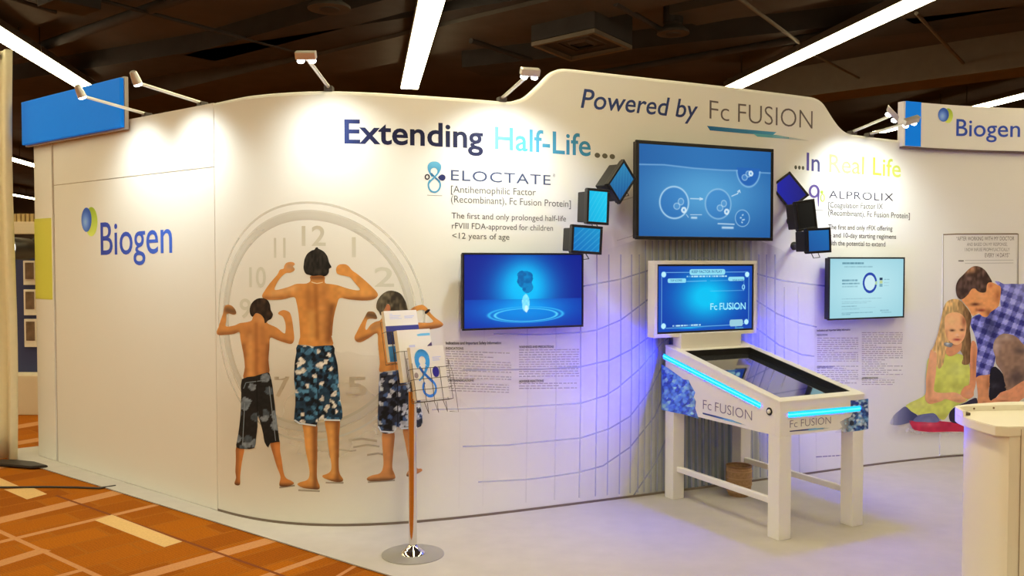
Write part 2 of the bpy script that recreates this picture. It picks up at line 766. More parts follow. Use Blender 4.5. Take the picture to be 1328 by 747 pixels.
# ------------------------------------------------------------------ grey booth carpet
e = at_z([(22.5, 601), (132.7, 632.6), (300, 685), (415.5, 720.6), (505, 747)], 0.0)
dd = e[4] - e[1]
dd /= np.linalg.norm(dd)
corner = e[1] + dd * 6.2
mb = MB()
poly = [tuple(F0[:2] + np.array([-0.35, 0.25])), tuple((e[1] - dd * 1.75)[:2]), tuple(e[1][:2]), tuple(e[3][:2]), tuple(corner[:2]), (6.5, float(corner[1])), (6.5, 8.6), (-2.2, 8.6)]
mb.prism(poly, 0.003, 0.009)
M_BOOTHC = mat('booth_carpet_grey', (0.50, 0.46, 0.41), 0.95, noise=0.10, scale=7, bump=0.15, spec=0.1)
bc = mb.build('booth_carpet', M_BOOTHC)
bc['kind'] = 'structure'

# ------------------------------------------------------------------ hall shell
CEIL = 4.75
M_CEIL = mat('ceiling_brown', (0.078, 0.068, 0.066), 0.9, noise=0.35, scale=1.2, spec=0.1)
M_CEILP = mat('ceiling_panel_brown', (0.078, 0.068, 0.062), 0.9, noise=0.2, scale=3, spec=0.1)
M_DARK = mat('ceiling_black_paint', (0.042, 0.038, 0.040), 0.8, noise=0.3, scale=4, spec=0.2)
M_TAN = mat('duct_tan', (0.15, 0.125, 0.10), 0.8, noise=0.15, scale=6, spec=0.2)
mb = MB()
mb.box((-1, 18.5, CEIL + 0.1), (62, 55, 0.2))
o = mb.build('ceiling', M_CEIL); o['kind'] = 'structure'
M_HALL = mat('hall_wall_brown', (0.12, 0.08, 0.055), 0.8, noise=0.2, scale=2)
for nm, c, s in (('wall_back', (-1, 46, 2.4), (62, 0.2, 4.8)), ('wall_left', (-32, 18.5, 2.4), (0.2, 55, 4.8)), ('wall_right', (30, 18.5, 2.4), (0.2, 55, 4.8)), ('wall_front', (-1, -9, 2.4), (62, 0.2, 4.8))):
    o = MB().box(c, s).build(nm, M_HALL); o['kind'] = 'structure'


def on_ceiling(p, z):
    return at_z([p], z)[0]


def beam_px(name, p0, p1, z, w, h, m, e0=0.0, e1=0.0, label=None, cat=None, kind=None, round_=False):
    a, b = on_ceiling(p0, z), on_ceiling(p1, z)
    d = (b - a) / np.linalg.norm(b - a)
    a, b = a - d * e0, b + d * e1
    mb = MB()
    if round_:
        mb.tube([a, b], w / 2, 12)
    else:
        n = Vector((-d[1], d[0], 0))
        mb.box((a + b) / 2 + np.array([0, 0, h / 2]), (np.linalg.norm(b - a), w, h), (V(d), n, Vector((0, 0, 1))))
    o = mb.build(name, m)
    if kind: o['kind'] = kind
    return tag(o, label, cat)


k = 1
for p0, p1, z, w, h, m, e0, e1 in (
        ((280, 118), (700, 24), 4.45, 1.0, 0.3, M_CEILP, 4, 5), ((1062, 128), (1328, 93), 4.25, 0.75, 0.5, M_TAN, 1.5, 6),
        ((0, 118), (330, 68), 4.5, 0.9, 0.25, M_DARK, 3, 9), ((690, 86), (1010, 52), 4.5, 0.8, 0.25, M_DARK, 1, 3),
        ((0, 25), (72, 0), 4.55, 0.8, 0.2, M_CEILP, 3, 0.2), ((1180, 20), (1328, -6), 4.5, 0.9, 0.25, M_CEILP, 0.1, 4),
        ((905, 22), (1040, -4), 4.55, 0.7, 0.2, M_CEILP, 0.2, 0.3), ((430, 30), (520, 6), 4.5, 0.5, 0.25, M_DARK, 3, 2)):
    o = beam_px('trim_%d' % k, p0, p1, z, w, h, m, e0, e1, kind='structure')
    k += 1
PIPES = (((41, 65), (226, 0), 4.55, 0.13, M_DARK, 2, 3, 'thick dark pipe under the brown ceiling above the blue sign'),
         ((129, 0), (300, 45), 4.5, 0.05, M_DARK, 3, 1.5, 'thin dark conduit crossing the thick pipe at upper left'),
         ((22, 0), (72, 16), 4.5, 0.05, M_DARK, 2, 0, 'short dark conduit ending at the dark ceiling box at far left'),
         ((617, 55), (683, 76), 4.4, 0.07, M_DARK, 0.1, 0.1, 'short dark pipe left of the square ceiling diffuser'),
         ((808, 10), (856, 38), 4.45, 0.07, M_DARK, 0.2, 0, 'dark pipe leading to the round diffuser right of the square one'),
         ((800, 91), (946, 66), 4.46, 0.10, M_DARK, 1.2, 1.5, 'dark pipe running just above the tall crest of the display wall'),
         ((1193, 22), (1267, 101), 4.42, 0.045, M_TAN, 0.2, 0.2, 'pale conduit at upper right descending to the tan duct'),
         ((975, 10), (1032, 52), 4.42, 0.045, M_TAN, 0.5, 0.2, 'pale conduit meeting the right light run above the crest'),
         ((1062, 74), (1123, 106), 4.42, 0.035, M_TAN, 0.2, 0.2, 'faint conduit between the right light run and the tan duct'))
for p0, p1, z, w, m, e0, e1, lab in PIPES:
    beam_px('ceiling_pipe', p0, p1, z, w, w, m, e0, e1, lab, 'pipe', round_=True)

# square diffuser on a duct box
q = [on_ceiling(p, 4.2) for p in ((689, 60), (740, 80), (820, 64), (771, 42))]
c = sum(q) / 4
r = empty('square_ceiling_diffuser', (c[0], c[1], 4.2), 'dark square air diffuser hanging under the ceiling over the wall crest', 'diffuser')
up = np.array([0, 0, 1.0])
ins = [c + (p - c) * 0.9 for p in q]
mb = MB()
for i in range(4):
    j = (i + 1) % 4
    mb.hexa([q[i], q[j], ins[j], ins[i], q[i] + up * 0.05, q[j] + up * 0.05, ins[j] + up * 0.05, ins[i] + up * 0.05])
mb.build('diffuser_rim', M_TAN, r)
for s, zz in ((0.72, 0.02), (0.48, 0.0), (0.24, -0.02)):
    mb = MB()
    a = [c + (p - c) * s + up * (0.05 + zz) for p in q]
    b = [c + (p - c) * (s + 0.14) + up * (0.11 + zz) for p in q]
    for i in range(4):
        j = (i + 1) % 4
        mb.add([a[i], a[j], b[j], b[i]], [(0, 1, 2, 3)])
    mb.build('diffuser_vane', M_CEIL, r)
mb = MB()
mb.hexa([p + up * 0.06 for p in q] + [p + up * 0.50 for p in q])
mb.build('duct_box', M_DARK, r)
for p, rr, lab in (((427, 12), 0.24, 'round ceiling diffuser above the double spotlight over the boys picture'), ((873, 44), 0.2, 'round ceiling diffuser right of the square one')):
    c = on_ceiling(p, 4.35)
    r = empty('round_ceiling_diffuser', c, lab, 'diffuser')
    MB().lathe([(rr, 0.0), (rr * 0.98, 0.03), (rr * 0.55, 0.10), (rr * 0.5, 0.16)], c, 28).build('diffuser_cone', M_CEILP, r)
    MB().lathe([(rr * 0.45, -0.01), (rr * 0.5, 0.01), (rr * 0.2, 0.05)], c, 24).build('diffuser_core', M_DARK, r)
    MB().lathe([(rr * 0.62, 0.13), (rr * 0.62, CEIL - 4.35)], c, 24).build('duct_collar', M_DARK, r)
c = on_ceiling((90, 6), 4.35)
r = tag(MB().box(c + np.array([0, 0, 0.18]), (0.42, 0.5, 0.44), (Vector((0.78, -0.62, 0)), Vector((0.62, 0.78, 0)), Vector((0, 0, 1))), 0.01).build('ceiling_junction_box', M_DARK), 'dark box fixed under the ceiling at upper left', 'box')

# ------------------------------------------------------------------ long fluorescent light runs
LZ = 4.30
LD = np.array([-0.163, 0.9866, 0])
LN = Vector((0.9866, 0.163, 0))
M_TUBE = emit('strip_light_diffuser', STRIP_COLOR, STRIP_POWER)
M_HOUS = mat('strip_light_housing', (0.07, 0.055, 0.045), 0.6)
RUNS = {-2: 'lower far run beside the drape', -1: 'upper far run beside the drape', 0: 'run above the blue sign', 1: 'middle run above the boys', 2: 'right run above the wall crest', 3: 'far right run behind the right sign'}


def strip(X0, y0, y1, label, group, hangers=True):
    a = np.array([X0 + LD[0] / LD[1] * y0, y0, LZ])
    b = np.array([X0 + LD[0] / LD[1] * y1, y1, LZ])
    L = np.linalg.norm(b - a)
    c = (a + b) / 2
    r = empty('strip_light', (c[0], c[1], LZ), label, 'ceiling light', group)
    ax = (V(LD), LN, Vector((0, 0, 1)))
    MB().box(c + up * 0.012, (L - 0.006, 0.27, 0.024), ax, 0.002).build('light_diffuser', M_TUBE, r)
    MB().box(c + up * 0.07, (L - 0.002, 0.29, 0.09), ax, 0.002).build('light_housing', M_HOUS, r)
    if hangers:
        for s in (-0.35, 0.35):
            p = c + LD * (L * s)
            MB().tube([p + up * 0.11, p + up * (CEIL - LZ)], 0.008, 8).build('hanger_rod', M_DARK, r)


ORD = ['nearest', 'second', 'third', 'fourth', 'fifth', 'sixth', 'seventh']
for kk in range(-2, 4):
    X0 = 0.72 + 5.17 * kk - 5.17
    Y = {-1: 22.0, -2: 33.6}.get(kk, 9.45)
    i = 0
    if kk < 3:
        strip(X0, -7.5 if kk > -1 else 0.0, Y, 'long run of ceiling strip lights overhead, in front of the display wall', 'light runs overhead', False)
    while Y < {-1: 29.0, -2: 44.0}.get(kk, 19.0):
        vis = (kk in (0, 1, 2) and i < 2) or (kk == 3 and 2 <= i)
        if vis or kk in (-2, -1):
            strip(X0, Y, Y + 2.42, '%s white strip light in the %s' % (ORD[i].capitalize() if i else 'Nearest', RUNS[kk]), 'strip light segments')
        Y += 2.44
        i += 1

# ------------------------------------------------------------------ the curved display wall
M_WALL = mat('display_wall_fabric', (0.80, 0.79, 0.755), 0.6, noise=0.015, scale=3, spec=0.25)
M_GAP = mat('base_channel_brown', (0.20, 0.15, 0.12), 0.7)
TOP_PX = [(281, 132), (320, 124), (360, 120), (415, 117.5), (470, 118.7), (524, 121.8), (580, 125.5), (640, 130), (655, 131.3), (664, 131.4), (680.6, 126.3), (689, 120.5),
          (696.6, 113), (703, 107), (708, 101.5), (712, 97), (717, 92.5), (722, 90), (728.5, 88.3), (742, 89), (800, 95.5), (860, 102.3), (900, 106.6), (960, 113.5), (1010, 119.8), (1028, 122),
          (1050, 124.8), (1056, 125.8), (1062, 127.8), (1069, 133.5), (1078, 148.3), (1083, 156), (1089.5, 164.2), (1095, 169.2), (1100.8, 172.2), (1108, 174), (1128, 177), (1165.7, 181.5)]
tp = CW.hit(TOP_PX)
ZR = float(tp[-1, 1])
scol = np.concatenate([np.arange(0, CW.len, 0.012), [CW.len]])
ztop = np.interp(scol, np.concatenate([tp[:, 0], [CW.len]]), np.concatenate([tp[:, 1], [ZR]]))
for _ in range(3):
    ztop[1:-1] = (ztop[:-2] + 2 * ztop[1:-1] + ztop[2:]) / 4
c0 = CW.pos([(CW.len / 2, 0)], -0.04)[0]
wall = empty('curved_display_wall', (c0[0], c0[1], 0.009), 'tall white curved exhibition wall with printed boys, headlines and raised crest', 'display wall')
mb = MB()
prof = [(0.0, None, 0.009), (0.0, -0.022, 0), (-0.006, -0.007, 0), (-0.02, 0.0, 0), (-0.065, 0.0, 0), (-0.08, -0.02, 0), (-0.08, None, 0.009)]
rows = []
for off, dz, zz in prof:
    z = np.full_like(ztop, zz) if dz is None else ztop + dz
    rows.append(CW.pos(np.stack([scol, z], 1), off))
n = len(scol)
for i in range(len(rows) - 1):
    fs = [(j, j + 1, n + j + 1, n + j) for j in range(n - 1)]
    mb.add(np.concatenate([rows[i], rows[i + 1]]), fs, 0, True)
for j in (0, n - 1):
    ring = [r_[j] for r_ in rows]
    mb.add(ring, [tuple(range(len(ring)))], 0)
wp = mb.build('wall_panel', M_WALL, wall)
mb = MB()
for a, b in ((0.0, 0.0035),):
    lo = CW.pos(np.stack([scol, np.full(n, 0.009)], 1), 0.003)
    hi = CW.pos(np.stack([scol, np.full(n, 0.024)], 1), 0.003)
    mb.add(np.concatenate([lo, hi]), [(j, j + 1, n + j + 1, n + j) for j in range(n - 1)])
mb.build('base_channel', M_GAP, wall)

# ------------------------------------------------------------------ left straight panel and end post
ZL = float(CW.hit([(281, 132.5)])[0, 1])
lw = empty('side_display_wall', tuple((E0 + S0) / 2 * np.array([1, 1, 0]) + np.array([0, 0, 0.009])), 'flat white side wall of the booth with the blue company logo', 'display wall')
lax = (V(LW.r), V(-LW.n), Vector((0, 0, 1)))


def lbox(mbx, surf, u0, u1, z0, z1, o0, o1, bev=0.0, mi=0):
    a = surf.pos([((u0 + u1) / 2, (z0 + z1) / 2)], (o0 + o1) / 2)[0]
    mbx.box(a, (u1 - u0, o1 - o0, z1 - z0), (V(surf.r), V(-surf.n), Vector((0, 0, 1))), bev, mi)
    return mbx


hl = LW.hit([(72, 241.5), (277, 215)])
zs = float(hl[:, 1].mean())
lbox(MB(), LW, 0.012, LLEN - 0.006, zs + 0.002, ZL, -0.06, 0, 0.003).build('upper_panel', M_WALL, lw)
lbox(MB(), LW, 0.012, LLEN - 0.006, 0.01, zs - 0.002, -0.06, 0, 0.003).build('lower_panel', M_WALL, lw)
lbox(MB(), LW, -0.005, LLEN, 0.0, ZL - 0.01, -0.055, -0.006).build('panel_core', mat('panel_seam_tan', (0.42, 0.34, 0.25), 0.7), lw)
ew = empty('end_post', tuple((E0 + F0) / 2 * np.array([1, 1, 0]) + np.array([0, 0, 0.009])), 'narrow white end post with a lime green block beside the drape', 'post')
zg = EW.hit([(60, 388), (60, 283)])
lbox(MB(), EW, 0.0, ELEN - 0.004, 0.009, ZL, -0.14, 0.0, 0.006).build('post_body', M_WALL, ew)
lbox(MB(), EW, 0.0, ELEN - 0.03, float(zg[0, 1]), float(zg[1, 1]), -0.002, 0.003).build('green_block', mat('lime_green_vinyl', tuple(ink((204, 190, 62))), 0.6), ew)
lbox(MB(), EW, ELEN - 0.022, ELEN - 0.004, 0.02, ZL - 0.01, -0.002, 0.008, 0.003).build('edge_rail', M_WALL, ew)

# logo on the side wall
O1, O2, O3, O4, O5 = 0.0012, 0.0018, 0.0024, 0.0030, 0.0036


def grad_x(a, b, x0, x1):
    return lambda P: lerp(a, b, np.clip((P[:, 0] - x0) / (x1 - x0), 0, 1))


def logo_ball(surf, parent, gx, gy, grx, gry, bx, by, brx, bry):
    def gfn(P):
        c = lerp((150, 165, 40), (214, 216, 92), np.clip((P[:, 1] - gy + gry) / (2 * gry), 0, 1))
        return c

    def bfn(P):
        r = np.hypot((P[:, 0] - bx + 0.2 * brx) / brx, (P[:, 1] - by - 0.2 * bry) / bry)
        return lerp((150, 178, 218), (50, 84, 160), np.clip(r, 0, 1))

    g = printed('logo_mark', surf, ell(gx, gy, grx, gry, 28), gfn, O1, parent, 1.5, 0)
    printed('logo_mark_blue', surf, ell(bx, by, brx, bry, 28), bfn, O2, g, 1.5, 0)


logo_ball(LW, lw, 118.6, 287.5, 8.0, 19.0, 112.4, 285.0, 6.6, 15.8)
lettering([('Biogen', (130.9, 330.5), (223.5, 327.6), 41.5, lambda t: lerp((48, 62, 140), (60, 96, 178), t), {'offset': 0.004})], 'company_name', LW, O1, lw)

def glowing_header_mat():
    m = mat('header_blue_glow', (0.004, 0.18, 0.75), 0.6, spec=0.12)
    b = m.node_tree.nodes['Principled BSDF']          # blue given an added glow, because the hall light alone leaves it dull
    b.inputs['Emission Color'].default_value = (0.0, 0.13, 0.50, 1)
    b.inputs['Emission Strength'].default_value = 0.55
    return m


# ------------------------------------------------------------------ the blue header sign and the lettered header sign
hs = [(31.2, 134), (157.5, 99.2)]
LWF = Plane(LW.pos([(0, 0)], 0.055)[0], LDIR, (0, 0, 1))      # face of the header board, a little proud of the wall
hp = LWF.hit(hs)
u0, u1 = float(hp[0, 0]) - 0.02, float(hp[1, 0])
zt = float(hp[:, 1].mean())
zb = float(LWF.hit([(157, 165)])[0, 1])
r = empty('blue_header_sign', LW.pos([((u0 + u1) / 2, zb)], 0.03)[0], 'plain blue header board mounted on the top of the side wall', 'sign')
lbox(MB(), LW, u0, u1, zb, zt, 0.038, 0.068, 0.004).build('blue_panel', glowing_header_mat(), r)
lbox(MB(), LW, u0 - 0.006, u1 + 0.01, zb - 0.012, zt + 0.01, 0.012, 0.040, 0.003).build('sign_back_tray', mat('sign_edge_grey', (0.40, 0.38, 0.36), 0.5), r)

hh = CW.hit([(1166.5, 190), (1166.5, 132), (1189, 190)])
sa, zb2, zt2, sb = float(hh[0, 0]), float(hh[0, 1]), float(hh[1, 1]), float(hh[2, 0])
r = empty('lettered_header_sign', CW.pos([(sa + 0.5, zb2)], 0.03)[0], 'white header sign with blue end stripe and company name above the right wall', 'sign')


def curved_slab(s0, s1, z0, z1, o0, o1, ns=40):
    ss = np.linspace(s0, s1, ns)
    R = [CW.pos(np.stack([ss, np.full(ns, z)], 1), o) for z, o in ((z0, o1), (z1, o1), (z1, o0), (z0, o0))]
    mbx = MB()
    for i in range(4):
        a, b = R[i], R[(i + 1) % 4]
        mbx.add(np.concatenate([a, b]), [(j, j + 1, ns + j + 1, ns + j) for j in range(ns - 1)][::1])
    for j in (0, ns - 1):
        mbx.add([q[j] for q in R], [(0, 1, 2, 3)])
    return mbx


class Off:
    """a surface shifted outwards"""

    def __init__(self, s, o):
        self.s, self.off = s, o

    def hit(self, p):
        return self.s.hit(p)

    def pos(self, uv, off=0.0):
        return self.s.pos(uv, off + self.off)


curved_slab(sa, CW.len, zb2, zt2, -0.02, 0.035).build('white_panel', M_WALL, r)
curved_slab(sa + 0.018, sb, zb2 + 0.004, zt2 + 0.002, 0.034, 0.038, 8).build('blue_stripe', glowing_header_mat(), r)
curved_slab(sa, CW.len, zb2 - 0.014, zb2 - 0.001, -0.02, 0.03).build('bottom_rail', mat('header_rail_brown', (0.16, 0.11, 0.10), 0.6), r)
HS = Off(CW, 0.036)
logo_ball(HS, r, 1224.6, 151.0, 6.4, 9.5, 1218.6, 149.8, 7.0, 9.0)
lettering([('Biogen', (1235.3, 176.9), (1318.6, 178.4), 21.5, (54, 76, 150), {'offset': 0.006})], 'company_name', HS, O1, r)

# ------------------------------------------------------------------ prints on the curved wall: clock, sand, boys
# sand in the picture
sand = [(285, 460), (330, 448), (420, 452), (520, 470), (600, 520), (640, 580), (640, 655), (560, 672), (470, 676), (380, 674), (310, 662), (286, 655)]


def sand_fn(P):
    c = np.repeat([(196.0, 172.0, 138.0)], len(P), 0)
    c *= (1 + 0.10 * (vnoise(P * [1, 3.0], 22, 4) - 0.5))[:, None]
    a = 0.42 * np.exp(-(((P[:, 0] - 425) / 115) ** 2 + ((P[:, 1] - 565) / 60) ** 2)) + 0.32 * np.exp(-(((P[:, 0] - 440) / 90) ** 2 + ((P[:, 1] - 512) / 38) ** 2))
    a = a + 0.25 * (vnoise(P * [0.5, 2.0], 7, 9) - 0.5) * np.exp(-(((P[:, 0] - 450) / 80) ** 2 + ((P[:, 1] - 575) / 30) ** 2))
    a = np.clip(a, 0, 1)
    return np.concatenate([c, a[:, None]], 1)


printed('sand_print', CW, sand, sand_fn, 0.0006, wall, 6, 3, alpha=True)
# clock face: rings and numerals
ck = CW.hit([(412, 272), (412, 562), (289, 410), (541, 410)])
cu, cz = float(ck[2:, 0].mean()), float(ck[:2, 1].mean())
ru, rz = float(ck[3, 0] - ck[2, 0]) / 2, float(ck[0, 1] - ck[1, 1]) / 2
clock = None


def ring(name, k0, k1, c, a, parent, off, n=140):
    t = np.linspace(0, 2 * math.pi, n + 1)
    A = np.stack([cu + ru * k0 * np.cos(t), cz + rz * k0 * np.sin(t)], 1)
    B = np.stack([cu + ru * k1 * np.cos(t), cz + rz * k1 * np.sin(t)], 1)
    fs = [(i, i + 1, n + 2 + i, n + 1 + i) for i in range(n)]
    cc = np.repeat([(*c, a)], 2 * (n + 1), 0)
    return ink_object(name, CW, np.concatenate([A, B]), fs, cc, off, parent, True)


clock = ring('clock_print', 1.075, 1.055, (206, 192, 164), 0.35, wall, 0.0009)
ring('clock_rim', 1.0, 0.985, (196, 182, 154), 0.3, clock, 0.0009)
ring('clock_rim', 0.985, 0.935, (208, 194, 168), 0.36, clock, 0.0009)
ring('clock_rim', 0.935, 0.91, (192, 176, 148), 0.38, clock, 0.0009)
NUM = (200, 186, 156)
lettering([('12', (391.5, 318.5), (422.5, 318.5), 25, NUM, {'offset': 0.012}), ('11', (355.5, 334), (370.5, 334), 25, NUM, {'offset': 0.012}),
           ('1', (456.5, 333), (461.5, 333), 25, NUM, {'offset': 0.012}), ('10', (323.5, 372), (345, 372), 25, NUM, {'offset': 0.012}),
           ('2', (486, 371.5), (511, 371.5), 24.5, NUM, {'offset': 0.012}), ('9', (311, 412), (326, 412), 24, NUM, {'offset': 0.012}),
           ('7', (356, 514), (376, 514), 25, (172, 152, 122), {'offset': 0.012}), ('5', (450, 514), (476, 514), 25, (172, 152, 122), {'offset': 0.012}),
           ('8', (322, 470), (340, 470), 25, NUM, {'offset': 0.012}), ('4', (490, 462), (512, 462), 25, NUM, {'offset': 0.012}), ('3', (505, 415), (524, 415), 25, NUM, {'offset': 0.012})],
          'clock_numeral', CW, 0.0010, clock)
# footprints and shade on the printed beach
ribbons([([(452, 571), (470, 569), (489, 572)], 3.0, (170, 148, 118, 0.5)), ([(458, 580), (476, 577), (492, 579)], 2.5, (165, 142, 112, 0.45)),
         ([(476, 590), (490, 588), (500, 590)], 2.5, (165, 142, 112, 0.45)), ([(440, 583), (455, 585), (462, 584)], 2.0, (165, 142, 112, 0.35))], 'beach_marks_print', CW, 0.0012, wall, alpha=True)

A = lambda p: cp(270, 270, 4.393, p)      # upper-body tracing frame
B = lambda p: cp(270, 430, 3.247, p)      # lower-body tracing frame
D = lambda p: cp(460, 370, 3.931, p)      # right boy tracing frame
SK, SKD, SKL = (206, 132, 60), (128, 70, 32), (226, 166, 104)


def skin(segs, base=SK, nz=0.10):
    st = seg_tone(segs)

    def fn(P):
        c = np.repeat([np.array(base, float)], len(P), 0)
        c = st(P, c)
        return c * (1 + nz * (vnoise(P, 5, 2) - 0.5))[:, None]

    return fn


def hair_fn(base, hi, seed=1):
    def fn(P):
        q = vnoise(P * np.array([1.0, 0.45]), 2.2, seed) * 0.6 + vnoise(P, 6, seed + 2) * 0.4
        return lerp(base, hi, np.clip(q * 1.5 - 0.4, 0, 1))
    return fn


def floral(base, cols, sc, seed, dens=0.5):
    def fn(P):
        cid, d = voro(P, sc, seed)
        c = np.repeat([np.array(base, float)], len(P), 0)
        for i, (lo, hi, col) in enumerate(cols):
            m = (cid >= lo) & (cid < hi) & (d < dens + 0.15 * (vnoise(P, 2.5, seed + 3) - 0.5))
            c[m] = col
        return c * (0.8 + 0.4 * vnoise(P, 3, seed + 7))[:, None]
    return fn


# --- middle boy
torso = A([(585, 385), (583, 413), (560, 429), (505, 431), (470, 444), (440, 454), (386, 466), (380, 452), (405, 405), (440, 371), (465, 368), (488, 358), (493, 345), (484, 332), (494, 320), (486, 309), (468, 306), (446, 312), (434, 328), (430, 344), (408, 352), (395, 378), (350, 430), (320, 474), (308, 498), (316, 515), (345, 522), (420, 520), (488, 506), (503, 535), (515, 600), (522, 680), (524, 720)]) + \
    B([(387, 25), (384, 62), (450, 68), (523, 62), (519, 20)]) + \
    A([(706, 725), (710, 670), (718, 610), (733, 552), (750, 512), (800, 519), (880, 526), (940, 520), (966, 500), (962, 480), (940, 455), (892, 410), (850, 375), (820, 354), (800, 330), (778, 319), (746, 322), (730, 340), (732, 368), (752, 380), (792, 388), (812, 397), (840, 430), (865, 463), (840, 467), (790, 456), (742, 440), (700, 432), (665, 425), (660, 385)])
boy = printed('tall_boy_print', CW, torso, skin([
    (*A([(612, 440)])[0], *A([(625, 740)])[0], 3.6, (150, 86, 38), 0.75), (*A([(570, 470)])[0], *A([(575, 560)])[0], 6, (150, 88, 42), 0.5),
    (*A([(660, 460)])[0], *A([(672, 740)])[0], 6.5, (172, 104, 52), 0.5), (*A([(705, 560)])[0], *A([(690, 745)])[0], 5, (110, 62, 32), 0.7),
    (*A([(590, 600)])[0], *A([(590, 740)])[0], 4.5, (214, 150, 76), 0.6), (*A([(645, 560)])[0], *A([(645, 740)])[0], 4, (206, 140, 72), 0.5),
    (*A([(310, 515)])[0], *A([(480, 508)])[0], 3.2, (140, 82, 42), 0.6), (*A([(780, 520)])[0], *A([(960, 515)])[0], 3.2, (120, 68, 34), 0.7),
    (*A([(370, 485)])[0], *A([(490, 455)])[0], 5, (218, 158, 96), 0.6), (*A([(760, 460)])[0], *A([(900, 480)])[0], 5, (214, 146, 70), 0.6),
    (*A([(455, 335)])[0], *A([(485, 335)])[0], 5, (176, 132, 100), 0.6), (*A([(590, 395)])[0], *A([(655, 395)])[0], 3, (110, 62, 34), 0.8)], nz=0.12), O1, wall, 2.0, 3)
printed('hair_print', CW, A([(545, 320), (550, 290), (565, 260), (590, 241), (606, 236), (612, 226), (622, 222), (628, 230), (646, 239), (662, 250), (680, 275), (690, 310), (703, 336), (690, 345), (686, 370), (665, 388), (640, 382), (600, 386), (574, 380), (555, 372), (544, 345)]), hair_fn((24, 20, 16), (64, 54, 42), 1), O2, boy, 1.6, 3)
printed('necklace_print', CW, A([(590, 418), (620, 426), (652, 420), (652, 424), (620, 431), (590, 423)]), (222, 190, 140), O2, boy, 3, 2)
for lg in (B([(400, 385), (404, 430), (411, 500), (423, 560), (427, 600), (418, 624), (388, 634), (376, 644), (400, 658), (440, 664), (466, 664), (470, 650), (462, 630), (458, 600), (460, 520), (459, 450), (456, 390)]),
           B([(494, 372), (500, 430), (509, 500), (519, 560), (516, 586), (500, 599), (481, 606), (490, 618), (530, 632), (563, 632), (568, 620), (555, 600), (550, 570), (551, 500), (551, 440), (552, 372)])):
    a = np.array(lg)
    x0, x1 = a[:, 0].min(), a[:, 0].max()
    y0, y1 = a[:, 1].min(), a[:, 1].max()
    mx = (a[0, 0] + a[-1, 0]) / 2
    printed('leg_print', CW, lg, skin([(mx + 6.5, y0, mx + 7, y1, 4, (112, 64, 34), 0.75), (mx - 3, y0, mx + 1, y1 - 12, 3.5, (222, 160, 86), 0.55), (x0, y1, x1, y1, 3, (88, 54, 34), 0.9), (mx - 8, y0, mx + 8, y0 + 1, 4, (110, 60, 30), 0.6)]), O1, boy, 2.2, 3)
printed('shorts_print', CW, B([(378, 55), (372, 90), (365, 130), (362, 200), (368, 300), (362, 370), (380, 385), (420, 393), (455, 397), (463, 376), (490, 370), (555, 376), (566, 345), (558, 290), (551, 220), (545, 140), (532, 90), (526, 58), (450, 62)]),
        floral((30, 52, 66), [(0.0, 0.2, (206, 192, 170)), (0.2, 0.5, (70, 112, 134)), (0.62, 0.9, (16, 22, 30))], 6.0, 3, 0.56), O2, boy, 1.5, 2)
ribbons([(B([(364, 372), (385, 386), (455, 396)]), 2.0, (206, 204, 198)), (B([(488, 372), (556, 373)]), 2.0, (206, 204, 198)), (B([(461, 170), (464, 376)]), 1.2, (14, 24, 34))], 'shorts_hem', CW, O3, boy)

# --- left boy
torso = A([(263, 600), (250, 638), (215, 650), (180, 655), (150, 668), (102, 673), (104, 640), (105, 606), (120, 600), (142, 606), (160, 600), (155, 578), (135, 555), (110, 550), (93, 560), (88, 590), (75, 630), (58, 680), (49, 705), (60, 722), (110, 720), (150, 715), (178, 706), (184, 740)]) + \
    B([(142, 60), (150, 100), (155, 150), (150, 200), (205, 196), (256, 180), (254, 120), (258, 70), (262, 26), (290, 35), (322, 46), (350, 52), (362, 36), (361, 5)]) + \
    A([(487, 698), (481, 650), (472, 610), (460, 590), (430, 580), (405, 590), (400, 603), (424, 616), (435, 638), (441, 660), (442, 690), (434, 714), (392, 681), (350, 662), (338, 654), (330, 640), (320, 610)])
lb = printed('left_boy_print', CW, torso, skin([
    (*A([(275, 660)])[0], *B([(205, 180)])[0], 3.0, (152, 88, 44), 0.7), (*A([(230, 690)])[0], *A([(235, 745)])[0], 6, (160, 96, 50), 0.5),
    (*A([(310, 690)])[0], *B([(235, 170)])[0], 5, (168, 102, 54), 0.5), (*B([(255, 60)])[0], *B([(250, 175)])[0], 4, (116, 66, 36), 0.7),
    (*B([(150, 60)])[0], *B([(155, 190)])[0], 3.5, (128, 74, 40), 0.6), (*A([(240, 730)])[0], *B([(180, 180)])[0], 3, (214, 150, 84), 0.5),
    (*A([(60, 720)])[0], *A([(170, 706)])[0], 3, (124, 70, 38), 0.7), (*B([(265, 25)])[0], *B([(355, 50)])[0], 3, (130, 74, 40), 0.6),
    (*A([(110, 580)])[0], *A([(150, 590)])[0], 5, (92, 62, 40), 0.8), (*A([(290, 620)])[0], *A([(310, 640)])[0], 5, (206, 140, 84), 0.6)], (200, 128, 62)), O1, wall, 2.0, 3)
printed('hair_print', CW, A([(240, 602), (238, 570), (250, 540), (275, 518), (305, 512), (335, 520), (352, 545), (358, 580), (370, 605), (360, 630), (342, 640), (325, 656), (319, 630), (300, 606), (272, 598), (255, 619)]), hair_fn((30, 20, 14), (82, 54, 34), 4), O2, lb, 1.6, 3)
